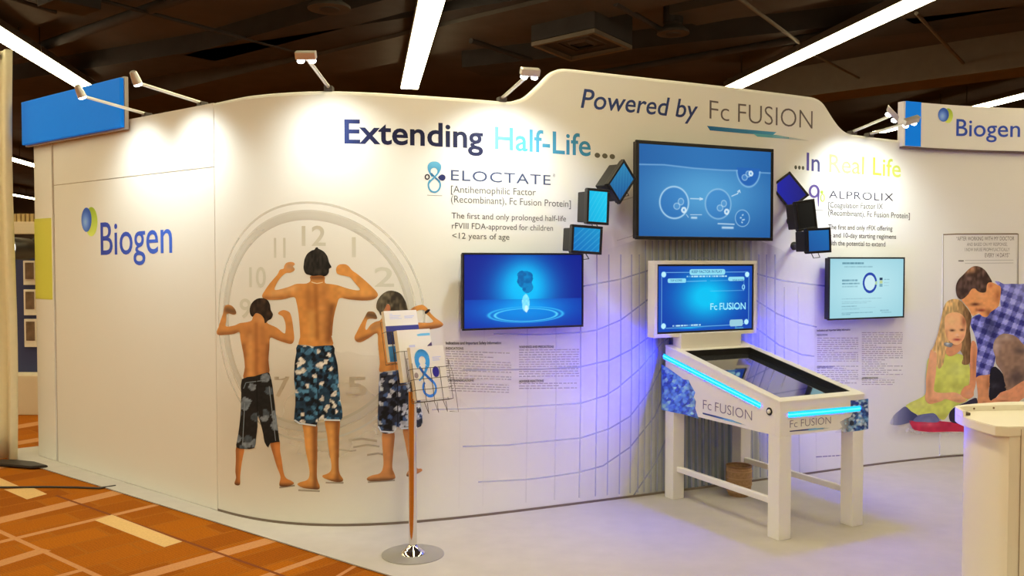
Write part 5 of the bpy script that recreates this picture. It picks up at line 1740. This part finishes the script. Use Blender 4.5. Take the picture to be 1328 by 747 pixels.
printed('side_crystal_art', SIDE, CS([(52, 150), (120, 190), (210, 255), (250, 285), (292, 290), (320, 345), (352, 400), (340, 440), (358, 480), (352, 540), (382, 632), (330, 618), (260, 596), (140, 572), (52, 552)]),
        crystal([(66, 96, 190), (92, 130, 214), (120, 160, 226), (60, 80, 170), (150, 186, 230), (100, 140, 220)], 4.2, 4, lambda P: np.clip(1.0 - np.clip((P[:, 0] - 884) / 22, 0, 1) * 0.45 * (hashn(np.floor(P[:, 0] / 3), np.floor(P[:, 1] / 3), 2) > 0.3), 0.2, 1)), 0.0008, game, 1.0, 0, alpha=True)
lettering([('Fc', (911.8, 530.5), (922.8, 532.5), 12.2, (108, 92, 104), {'offset': -0.012})], 'side_lettering', SIDE, 0.0012, game, label='grey lettering Fc on the left side')
lettering([('FUSION', (927.5, 533.6), (975.4, 545.6), 12.2, (108, 92, 104), {'offset': -0.012})], 'side_lettering', SIDE, 0.0012, game, label='grey lettering FUSION on the left side')
sw = printed('side_swoosh', SIDE, CS([(415, 577), (520, 602), (640, 634), (690, 646), (684, 658), (600, 640), (420, 592)]), lambda P: lerp((52, 62, 110), (96, 150, 190), np.clip((P[:, 0] - 925) / 22, 0, 1)), 0.0012, game, 2, 0)
printed('swoosh_tail', SIDE, CS([(600, 632), (690, 648), (800, 688), (806, 694), (690, 664), (606, 644)]), lambda P: np.concatenate([np.repeat([(120, 170, 190)], len(P), 0), np.clip(1 - (P[:, 0] - 950) / 19, 0.05, 0.9)[:, None]], 1), 0.0016, sw, 2, 0, alpha=True)
printed('front_crystal_art', FRONT, CF([(960, 180), (1080, 172), (1176, 158), (1180, 350), (1176, 524), (1080, 545), (900, 566), (770, 572), (800, 540), (860, 500), (830, 440), (900, 400), (960, 380), (1000, 300), (960, 260)]),
        crystal([(70, 110, 150), (50, 78, 128), (110, 150, 176), (180, 186, 190), (40, 58, 110), (150, 170, 180)], 3.6, 6, lambda P: np.clip((P[:, 0] - 1084) / 26, 0.12, 1)), 0.0008, game, 0.9, 0, alpha=True)
lettering([('Fc', (1024.2, 554.8), (1034, 553.8), 9.6, (108, 92, 98), {'offset': -0.012}), ('FUSION', (1038.5, 553.4), (1077.3, 549.4), 9.6, (108, 92, 98), {'offset': -0.012})], 'front_lettering', FRONT, 0.0012, game, label='grey lettering Fc FUSION on the front')
sw = printed('front_swoosh', FRONT, CF([(220, 548), (380, 530), (545, 512), (540, 530), (450, 542), (225, 560)]), lambda P: lerp((54, 50, 84), (70, 110, 160), np.clip((P[:, 0] - 1040) / 16, 0, 1)), 0.0012, game, 2, 0)
printed('swoosh_tail', FRONT, CF([(450, 530), (545, 514), (720, 508), (700, 520), (560, 536), (450, 545)]), lambda P: np.concatenate([np.repeat([(120, 164, 180)], len(P), 0), np.clip(1 - (P[:, 0] - 1055) / 20, 0.05, 0.9)[:, None]], 1), 0.0016, sw, 2, 0, alpha=True)
bpos = G(0, 0, 0)
q = FRONT.pos(FRONT.hit([(1104, 548.6)]))[0]
MB().lathe([(0.015, 0.0), (0.015, 0.006), (0.010, 0.012), (0.004, 0.013)], q, 20, axis=-GV).build('front_button', mat('button_dark', (0.01, 0.02, 0.06), 0.3), game)
q = SIDE.pos(SIDE.hit([(998, 533.5)]))[0]
MB().lathe([(0.022, 0.0), (0.022, 0.004), (0.016, 0.006), (0.014, 0.001), (0.004, 0.001)], q, 24, axis=-GU).build('flipper_button', mat('button_ring', (0.02, 0.018, 0.018), 0.25), game)
q = q - GU * 0.003
MB().lathe([(0.012, 0.0), (0.011, 0.006), (0.006, 0.009)], q, 20, axis=-GU).build('button_cap', M_WHITE, game)

# light strips: lens facing slightly upward in a white channel
M_LED = emit('led_line', (0.00022, 0.012, 1.0), LED_POWER)
M_LENSC = emit('led_lens_cyan', (0.03, 0.62, 1.0), 1.3)
TILT = math.radians(17)


def light_strip(surf, p0, p1, nrm, name):
    a = surf.pos(surf.hit([p0]))[0]
    b = surf.pos(surf.hit([p1]))[0]
    d = (b - a) / np.linalg.norm(b - a)
    upd = np.cross(nrm, d)
    if upd[2] < 0: upd = -upd
    hh = 0.0165
    fl = 0.0022 + (hh - 0.001) * math.tan(TILT)         # lower flange that cuts the light off below
    m_ = MB()
    for v0, v1, o1 in ((-hh - 0.001, hh, 0.001), (-hh - 0.001, -hh, fl)):
        m_.hexa([a + upd * v0, b + upd * v0, b + upd * v0 + nrm * o1, a + upd * v0 + nrm * o1, a + upd * v1, b + upd * v1, b + upd * v1 + nrm * o1, a + upd * v1 + nrm * o1])
    ch = m_.build('light_channel', mat('channel_white', (0.7, 0.72, 0.76), 0.4), game)
    m_ = MB()
    m_.add([p_ + nrm * 0.0014 for p_ in (a - upd * hh, b - upd * hh, b + upd * hh, a + upd * hh)], [(0, 1, 2, 3)])
    m_.build('strip_lens', M_LENSC, ch)
    m_ = MB()
    m_.add([p_ + nrm * 0.0022 for p_ in (a - upd * 0.002, b - upd * 0.002, b + upd * 0.002, a + upd * 0.002)], [(0, 1, 2, 3)])
    o_ = m_.build(name, M_LED, ch)
    return o_


light_strip(SIDE, (860.5, 461.5), (986.5, 526), -GU, 'light_strip')
light_strip(FRONT, (1022, 538), (1115.5, 529.6), -GV, 'light_strip')
RS = Plane(G(GW, 0, 0), GV, (0, 0, 1))
a = RS.pos([(0.1, gz(0.1) - 0.05)])[0]
b = RS.pos([(0.95, gz(0.95) - 0.05)])[0]


class Fixed:
    def __init__(s, m): s.m = m
    def hit(s, p): return [p[0]]
    def pos(s, k): return [s.m[k[0]]]


light_strip(Fixed({0: a, 1: b}), 0, 1, GU, 'light_strip')

# legs and rails
LS = 0.088
for a0, b0 in ((0.0, 0.0), (GW - LS, 0.0), (0.0, GL_ - LS), (GW - LS, GL_ - LS)):
    MB().box(G(a0 + LS / 2, b0 + LS / 2, (ZB + 0.009) / 2), (LS, LS, ZB - 0.009), gax, 0.004).build('leg', M_WHITE, game)
for a0 in (LS * 0.5, GW - LS * 0.5):
    MB().box(G(a0, GL_ / 2, 0.205), (0.03, GL_ - 2 * LS + 0.01, 0.036), gax, 0.006).build('side_rail', M_WHITE, game)
# neck and backbox
NK = MB().box(G(0.30, 0.975, 1.03), (0.50, 0.085, 0.10), gax, 0.004).build('neck', M_WHITE, game)
BA0, BA1, BB, BD = -0.148, 0.700, 0.95, 0.075
BX = Plane(G(BA0, BB, 1.058), GU, (0, 0, 1))
BWd, BH = BA1 - BA0, 0.492
box = MB()
pbox(box, BX, 0, BWd, 0, BH, -BD, -0.02, 0.004)
fr = 0.024
pbox(box, BX, 0, BWd, BH - fr, BH, -0.021, 0.0, 0.003)
pbox(box, BX, 0, BWd, 0, fr, -0.021, 0.0, 0.003)
pbox(box, BX, 0, fr, fr, BH - fr, -0.021, 0.0, 0.003)
pbox(box, BX, BWd - fr, BWd, fr, BH - fr, -0.021, 0.0, 0.003)
backbox = box.build('backbox', M_WHITE, game)
IP = Plane(BX.pos([(fr, fr)], -0.010)[0], GU, (0, 0, 1))
iw, ih = BWd - 2 * fr, BH - 2 * fr
bezel(IP, iw, ih, 0.012, backbox, 'screen_bezel', o0=-0.01, o1=0.003)


def game_fn(U, Vv):
    c = lerp((14, 60, 170), (0, 196, 246), np.clip(1.12 * np.exp(-(((U - 0.50) / 0.30) ** 2 + ((Vv - 0.52) / 0.38) ** 2)), 0, 1))
    c = over(c, (20, 80, 190), ((U < 0.02) | (U > 0.98) | (Vv < 0.04) | (Vv > 0.95)) * 0.5)
    Wt = (150, 216, 250)

    def line(x0, y0, x1, y1, w_=0.005, st=0.85):
        nonlocal c
        c = over(c, Wt, np.exp(-(dist_seg(U, Vv, x0, y0, x1, y1, 1.8) / w_) ** 2) * st)

    line(0.07, 0.905, 0.32, 0.905); line(0.70, 0.905, 0.94, 0.905); line(0.035, 0.12, 0.035, 0.86); line(0.965, 0.12, 0.965, 0.86); line(0.08, 0.055, 0.76, 0.065); line(0.90, 0.08, 0.93, 0.08)
    line(0.29, 0.765, 0.50, 0.77); line(0.54, 0.77, 0.91, 0.78, 0.005, 0.5); line(0.91, 0.78, 0.91, 0.61, 0.005, 0.6); line(0.54, 0.61, 0.91, 0.61, 0.005, 0.6); line(0.60, 0.325, 0.91, 0.325, 0.006, 0.5)
    c = over(c, (120, 236, 255), np.exp(-(((U - 0.78) / 0.10) ** 2 + ((Vv - 0.333) / 0.012) ** 2)) * 0.9)
    c = over(c, (0, 190, 250), np.exp(-(((U - 0.32) / 0.12) ** 2 + ((Vv - 0.045) / 0.012) ** 2)) * 0.9)
    for x, y in ((0.055, 0.875), (0.945, 0.865), (0.055, 0.09), (0.94, 0.105)):
        d = oval(U, Vv, x, y, 0.024, 0.043)
        c = over(c, (60, 150, 230), (d < 1.15) * 0.8)
        c = over(c, (190, 240, 255), (d < 0.95) * 1.0)

    def pill(x0, x1, y0, y1, col=(150, 228, 246), r_=0.03):
        nonlocal c
        dx = np.maximum(np.abs(U - (x0 + x1) / 2) - (x1 - x0) / 2 + r_ / 1.8, 0) * 1.8
        dy_ = np.maximum(np.abs(Vv - (y0 + y1) / 2) - (y1 - y0) / 2 + r_, 0)
        c = over(c, col, (np.hypot(dx, dy_) < r_) * 0.95)

    pill(0.32, 0.70, 0.865, 0.95)
    pill(0.095, 0.285, 0.745, 0.815)
    pill(0.735, 0.915, 0.765, 0.83)
    pill(0.755, 0.90, 0.04, 0.15, (160, 214, 226))
    for x0, x1, y in ((0.29, 0.72, 0.842), (0.15, 0.44, 0.088)):
        m = (U > x0) & (U < x1) & (np.abs(Vv - y) < 0.010)
        c = over(c, (190, 236, 250), m * (0.35 + 0.6 * (hashn(np.floor(U * 120), np.zeros_like(U), 6) > 0.35)))
    return c


SIP = Plane(IP.pos([(0.012, 0.012)])[0], GU, (0, 0, 1))
gsw, gsh = iw - 0.024, ih - 0.024
gs = picture('screen', SIP, gsw, gsh, game_fn, backbox, 0.0, (320, 180))
CG = lambda p: cp(840, 335, 7.113, p)


def glow_text(specs, name):
    return lettering(specs, name, SIP, 0.0010, gs, emissive=True)


TQ = (54, 120, 172)
glow_text([('KEEP FACTOR IN PLAY', CG([(405, 136)])[0], CG([(686, 133)])[0], 3.4, TQ, {'offset': 0.02})], 'title_text')
glow_text([('TOP SCORES', CG([(208, 214)])[0], CG([(316, 211)])[0], 2.4, TQ, {'offset': 0.02}), ('YOUR SCORE', CG([(780, 210)])[0], CG([(884, 208)])[0], 2.2, TQ, {'offset': 0.02})], 'score_text')
glow_text([('0', CG([(868, 288)])[0], CG([(896, 286)])[0], 6.2, (150, 220, 250), {'offset': 0.01})], 'score_digit')
glow_text([('Fc', CG([(577, 474)])[0], CG([(640, 475)])[0], 8.2, (160, 236, 255), {'offset': 0.01}), ('FUSION', CG([(662, 475)])[0], CG([(902, 470)])[0], 8.8, (160, 236, 255), {'offset': 0.01})], 'game_lettering')
glow_text([('Biogen', CG([(806, 652)])[0], CG([(880, 650)])[0], 3.4, (90, 170, 206), {'offset': 0.02})], 'company_text')

# basket on the floor behind the table
bc_ = np.array([1.492, 5.79, 0.009])
r = empty('wicker_basket', bc_, 'small brown wicker waste basket on the floor behind the game table', 'basket')
MB().lathe([(0.066, 0.0), (0.076, 0.03), (0.083, 0.09), (0.084, 0.15), (0.080, 0.192), (0.077, 0.192), (0.078, 0.15), (0.072, 0.03)], bc_, 40).build('basket_body', mat('wicker_brown', (0.42, 0.25, 0.12), 0.8, noise=0.4, scale=60, bump=0.5), r)
m_ = MB()
for zz in (0.03, 0.075, 0.12, 0.165):
    rr = float(np.interp(zz, [0, 0.03, 0.09, 0.15, 0.192], [0.066, 0.076, 0.083, 0.084, 0.08]))
    m_.tube([bc_ + np.array([math.cos(q) * rr, math.sin(q) * rr, zz]) for q in np.linspace(0, 2 * math.pi, 36, endpoint=False)], 0.004, 6, closed=True)
m_.build('woven_band', mat('wicker_light', (0.48, 0.30, 0.15), 0.8), r)
MB().tube([bc_ + np.array([math.cos(q) * 0.079, math.sin(q) * 0.079, 0.194]) for q in np.linspace(0, 2 * math.pi, 36, endpoint=False)], 0.006, 8, closed=True).build('basket_rim', mat('wicker_dark', (0.25, 0.13, 0.06), 0.8), r)

# ------------------------------------------------------------------ counter at the right edge
M_CNT = mat('counter_cream', (0.80, 0.75, 0.64), 0.45)
CH = 0.932
plan = [(2.9, 3.288), (1.897, 3.286), (1.848, 3.279), (1.806, 3.296), (1.790, 3.40), (1.788, 3.50), (1.800, 3.58), (1.83, 3.63), (1.903, 3.668), (2.0, 3.705), (2.16, 3.738), (2.9, 3.80)]
r = empty('reception_counter', (2.3, 3.5, 0.009), 'cream counter with rounded end in the right foreground', 'counter')
body = [(2.88, 3.29), (1.897, 3.289), (1.852, 3.283), (1.834, 3.32), (1.820, 3.41), (1.818, 3.50), (1.828, 3.565), (1.855, 3.605), (1.92, 3.64), (2.01, 3.675), (2.17, 3.71), (2.88, 3.77)]
cl = lambda p: catmull_open(p)


def catmull_open(p, k=5):
    q = [p[0]] + list(p) + [p[-1]]
    out = []
    for i in range(1, len(q) - 2):
        a_, b_, c_, d_ = (np.array(q[j]) for j in (i - 1, i, i + 1, i + 2))
        for j in range(k):
            t = j / k
            out.append(0.5 * (2 * b_ + (c_ - a_) * t + (2 * a_ - 5 * b_ + 4 * c_ - d_) * t * t + (3 * b_ - a_ - 3 * c_ + d_) * t ** 3))
    out.append(np.array(p[-1]))
    return out


smooth_plan = [np.array(p) for p in plan[:4]] + catmull_open(plan[3:])[1:]
smooth_body = [np.array(p) for p in body[:3]] + catmull_open(body[2:])[1:]
MB().prism([tuple(p) for p in smooth_body], 0.009, CH - 0.038, 0, smooth=True).build('counter_body', M_CNT, r)
MB().prism([tuple(p) for p in smooth_plan], CH - 0.038, CH, 0.003, smooth=True).build('counter_top', M_CNT, r)
rim_out = catmull_open([(1.788, 3.50), (1.800, 3.58), (1.83, 3.63), (1.903, 3.668), (2.0, 3.705), (2.16, 3.738), (2.9, 3.80)])
rim_in = catmull_open([(1.800, 3.50), (1.812, 3.57), (1.84, 3.603), (1.905, 3.625), (2.0, 3.64), (2.16, 3.652), (2.9, 3.70)])
MB().prism([tuple(p) for p in rim_out] + [tuple(p) for p in rim_in[::-1]], CH - 0.001, CH + 0.022, 0).build('raised_back_lip', M_CNT, r)
for px, py in ((1265, 538.5), (1288.5, 538), (1316.5, 537.6)):
    q = at_z([(px, py)], CH + 0.011)[0]
    yy = float(np.interp(q[0], [p[0] for p in rim_in], [p[1] for p in rim_in]))
    q = np.array([q[0], yy, CH + 0.011])
    MB().lathe([(0.0042, -0.002), (0.0042, 0.0015), (0.002, 0.002)], q, 12, axis=(0.1, -1, 0)).build('screw', mat('screw_brown', (0.20, 0.12, 0.06), 0.4, 0.5), r)
MB().box((1.819, 3.535, CH + 0.006), (0.022, 0.03, 0.012), None, 0.003).build('corner_latch', mat('latch_brown', (0.07, 0.04, 0.025), 0.5), r)
MB().box((1.8972, 3.2862, CH / 2), (0.0016, 0.004, CH - 0.02)).build('panel_joint', mat('joint_brown', (0.35, 0.27, 0.18), 0.7), r)

# ------------------------------------------------------------------ brochure stand
M_CHR = mat('chrome', (0.80, 0.77, 0.73), 0.10, 1.0)
M_WIRE = mat('wire_dark', (0.10, 0.075, 0.05), 0.4, 0.7)
sb_ = at_z([(535.5, 719)], 0.009)[0]
stand = empty('brochure_stand', sb_, 'chrome pole stand with wire brochure pockets in front of the printed boys', 'brochure stand')
MB().lathe([(0.163, 0.0), (0.163, 0.004), (0.155, 0.007), (0.03, 0.008)], sb_, 56).build('base_plate', mat('base_grey', (0.36, 0.34, 0.31), 0.35, 0.3), stand)
MB().lathe([(0.066, 0.008), (0.062, 0.016), (0.045, 0.030), (0.028, 0.042), (0.0235, 0.055)], sb_, 12).build('base_collar', M_CHR, stand)
MB().lathe([(0.0215, 0.03), (0.0215, 0.86)], sb_, 28).build('pole', M_CHR, stand)
yaw = math.radians(38)
RN = np.array([math.sin(yaw), -math.cos(yaw), 0])
RT = np.array([math.cos(yaw), math.sin(yaw), 0])
tl = math.radians(14)
RUp = np.array([0, 0, 1.0]) * math.cos(tl) - RN * math.sin(tl)
RNf = RN * math.cos(tl) + np.array([0, 0, 1.0]) * math.sin(tl)
BRW, BRH = 0.205, 0.275


def sheet_color(c):
    return mat('brochure_' + c[0], c[1], 0.5)


SPEC = [((497.5, 403.5), 4.74, 'stack of white brochures with a dark blue band in the rear topmost wire pocket', 0.028, 'a'),
        ((514.5, 428.5), 4.66, 'white brochures with a small blue line and dark tab in the middle wire pocket', 0.036, 'b'),
        ((531.5, 450.5), 4.58, 'stack of white brochures with a big blue figure eight in the front lowest wire pocket', 0.030, 'c')]
M_PAPER = mat('paper_white', (0.84, 0.82, 0.80), 0.45)
M_EDGE = mat('paper_edge_cream', (0.74, 0.66, 0.50), 0.7)
wires = MB()
rear = []
for tlp, dist, lab, th, kk in SPEC:
    tlc = at_y([tlp], dist)[0]
    o_ = tlc - RUp * BRH
    pl = Plane(o_, RT, RUp)
    c = pl.pos([(BRW / 2, 0)])[0]
    b_ = empty('brochure_stack', c, lab, 'brochures', 'brochure stacks in the wire stand')
    pbox(MB(), pl, 0, BRW, 0, BRH, -th, -0.0015, 0.0).build('page_block', M_EDGE, b_)
    cov = pbox(MB(), pl, 0, BRW, 0, BRH, -0.0015, 0.0, 0.0).build('cover', M_PAPER, b_)
    px = lambda pts: np.array(pts)

    class Loc(Plane):
        def hit(self, p):
            p = np.atleast_2d(np.asarray(p, float))
            return np.stack([p[:, 0] * BRW, (1 - p[:, 1]) * BRH], 1)
    lp = Loc(o_, RT, RUp)
    if kk == 'a':
        printed('cover_band', lp, [(0, 0.30), (1, 0.30), (1, 0.42), (0, 0.42)], (62, 60, 116), 0.0006, cov, 1, 0)
        printed('cover_photo', lp, [(0, 0.42), (1, 0.42), (1, 0.66), (0, 0.66)], lambda P: np.repeat([(40, 40, 66)], len(P), 0) + 26 * vnoise(P, 0.06, 2)[:, None], 0.0006, cov, 0.05, 0)
        printed('cover_panel', lp, [(0, 0.70), (1, 0.70), (1, 1.0), (0, 1.0)], lambda P: lerp((40, 84, 116), (84, 148, 178), vnoise(P, 0.12, 5)), 0.0006, cov, 0.05, 0)
        ribbons([([(0.15, y), (0.15 + l, y)], 0.014, (196, 190, 200)) for y, l in ((0.10, 0.34), (0.13, 0.28), (0.16, 0.36), (0.07, 0.1))], 'cover_text', lp, 0.0006, cov, seg=1)
        ribbons([([(0.6, y), (0.6 + l, y)], 0.016, (190, 184, 206)) for y, l in ((0.12, 0.3), (0.15, 0.24))], 'cover_text', lp, 0.0006, cov, seg=1)
    elif kk == 'b':
        printed('cover_band', lp, [(0.58, 0.10), (0.72, 0.085), (0.98, 0.085), (0.98, 0.13), (0.60, 0.135)], (110, 176, 214), 0.0006, cov, 1, 0)
        printed('cover_tab', lp, [(0.86, 0.33), (1.0, 0.26), (1.0, 0.46), (0.86, 0.46)], (74, 54, 84), 0.0006, cov, 1, 0)
        printed('cover_photo', lp, [(0.30, 0.30), (0.48, 0.30), (0.48, 0.40), (0.30, 0.40)], (186, 178, 190), 0.0006, cov, 1, 0)
    else:
        bl = (54, 134, 196)
        L = []
        ring_px(L, 0.31, 0.27, 0.16, 0.15, 0.125, (62, 144, 200), -math.pi - 0.75, 0.75)
        ring_px(L, 0.31, 0.24, 0.20, 0.165, 0.05, (92, 172, 214), -math.pi + 0.1, -0.1)
        ribbons(L, 'figure_eight', lp, 0.0006, cov, seg=0.05)
        ribbons([([(0.20, 0.38), (0.28, 0.48), (0.40, 0.58), (0.54, 0.68)], 0.06, (42, 104, 180)), ([(0.43, 0.38), (0.36, 0.48), (0.26, 0.58), (0.14, 0.64)], [0.09, 0.06, 0.05, 0.03], (62, 144, 200))], 'figure_cross', lp, 0.0008, cov, seg=0.05)
        L = []
        ring_px(L, 0.42, 0.80, 0.19, 0.15, 0.055, (58, 124, 194), -1.2, math.pi + 0.9)
        ribbons(L, 'figure_loop', lp, 0.0009, cov, seg=0.05)
        printed('figure_dot', lp, ell(0.67, 0.50, 0.10, 0.105, 24), (52, 42, 124), 0.0009, cov, 1, 0)
        printed('figure_dot', lp, ell(0.08, 0.54, 0.06, 0.055, 20), (150, 128, 120), 0.0009, cov, 1, 0)
        ribbons([([(0.62, y), (0.62 + l, y)], 0.014, (186, 180, 196)) for y, l in ((0.22, 0.26), (0.25, 0.2), (0.28, 0.22))], 'cover_text', lp, 0.0006, cov, seg=1)
    # wire pocket in front of and under this stack
    fo = 0.012
    wr = 0.0017
    P_ = lambda u, v, o: pl.pos([(u, v)], o)[0]
    front_h = 0.16
    uu = [-0.008, 0.05, 0.10, 0.155, BRW + 0.010]
    wk = MB()
    for u in (uu if kk == 'c' else [uu[0] + 0.03, BRW - 0.03]):
        wk.tube([P_(u, -0.012, -th - 0.006), P_(u, -0.012, fo), P_(u, front_h + (0.03 if u in (uu[0], uu[-1]) else 0), fo)], wr, 6)
    for v in ((-0.012, 0.05, 0.105, front_h) if kk == 'c' else (-0.012, front_h)):
        wk.tube([P_(-0.008, v, -th - 0.006), P_(-0.008, v, fo), P_(BRW + 0.010, v, fo), P_(BRW + 0.010, v, -th - 0.006)], wr, 6)
    wk.tube([P_(-0.008, -0.012, -th - 0.006), P_(-0.008, BRH * 0.8, -th - 0.006), P_(BRW + 0.010, BRH * 0.8, -th - 0.006), P_(BRW + 0.010, -0.012, -th - 0.006)], wr, 6, closed=True)
    if kk == 'c':
        # hanging zigzag feet below the front pocket and the tall outer side loop
        for u in (0.06, 0.12, 0.175):
            wk.tube([P_(u - 0.025, -0.012, fo), P_(u, -0.075, fo - 0.01), P_(u + 0.012, -0.02, fo - 0.03)], wr, 6)
        wk.tube([P_(BRW + 0.010, 0.20, fo), P_(BRW + 0.03, 0.12, fo), P_(BRW + 0.045, -0.085, fo - 0.02), P_(BRW + 0.01, -0.075, fo - 0.05)], wr, 6)
    wk.build('wire_pocket', M_WIRE, stand)
    rear.append(P_(BRW / 2, 0.05, -th - 0.008))
top = sb_ + np.array([0, 0, 0.85])
mbr = MB()
mbr.tube([top + np.array([0, 0, -0.06]), top + np.array([0, 0, 0.06]), rear[1]], 0.008, 8)
mbr.tube([rear[0], rear[1], rear[2]], 0.005, 8)
mbr.build('pocket_bracket', M_WIRE, stand)
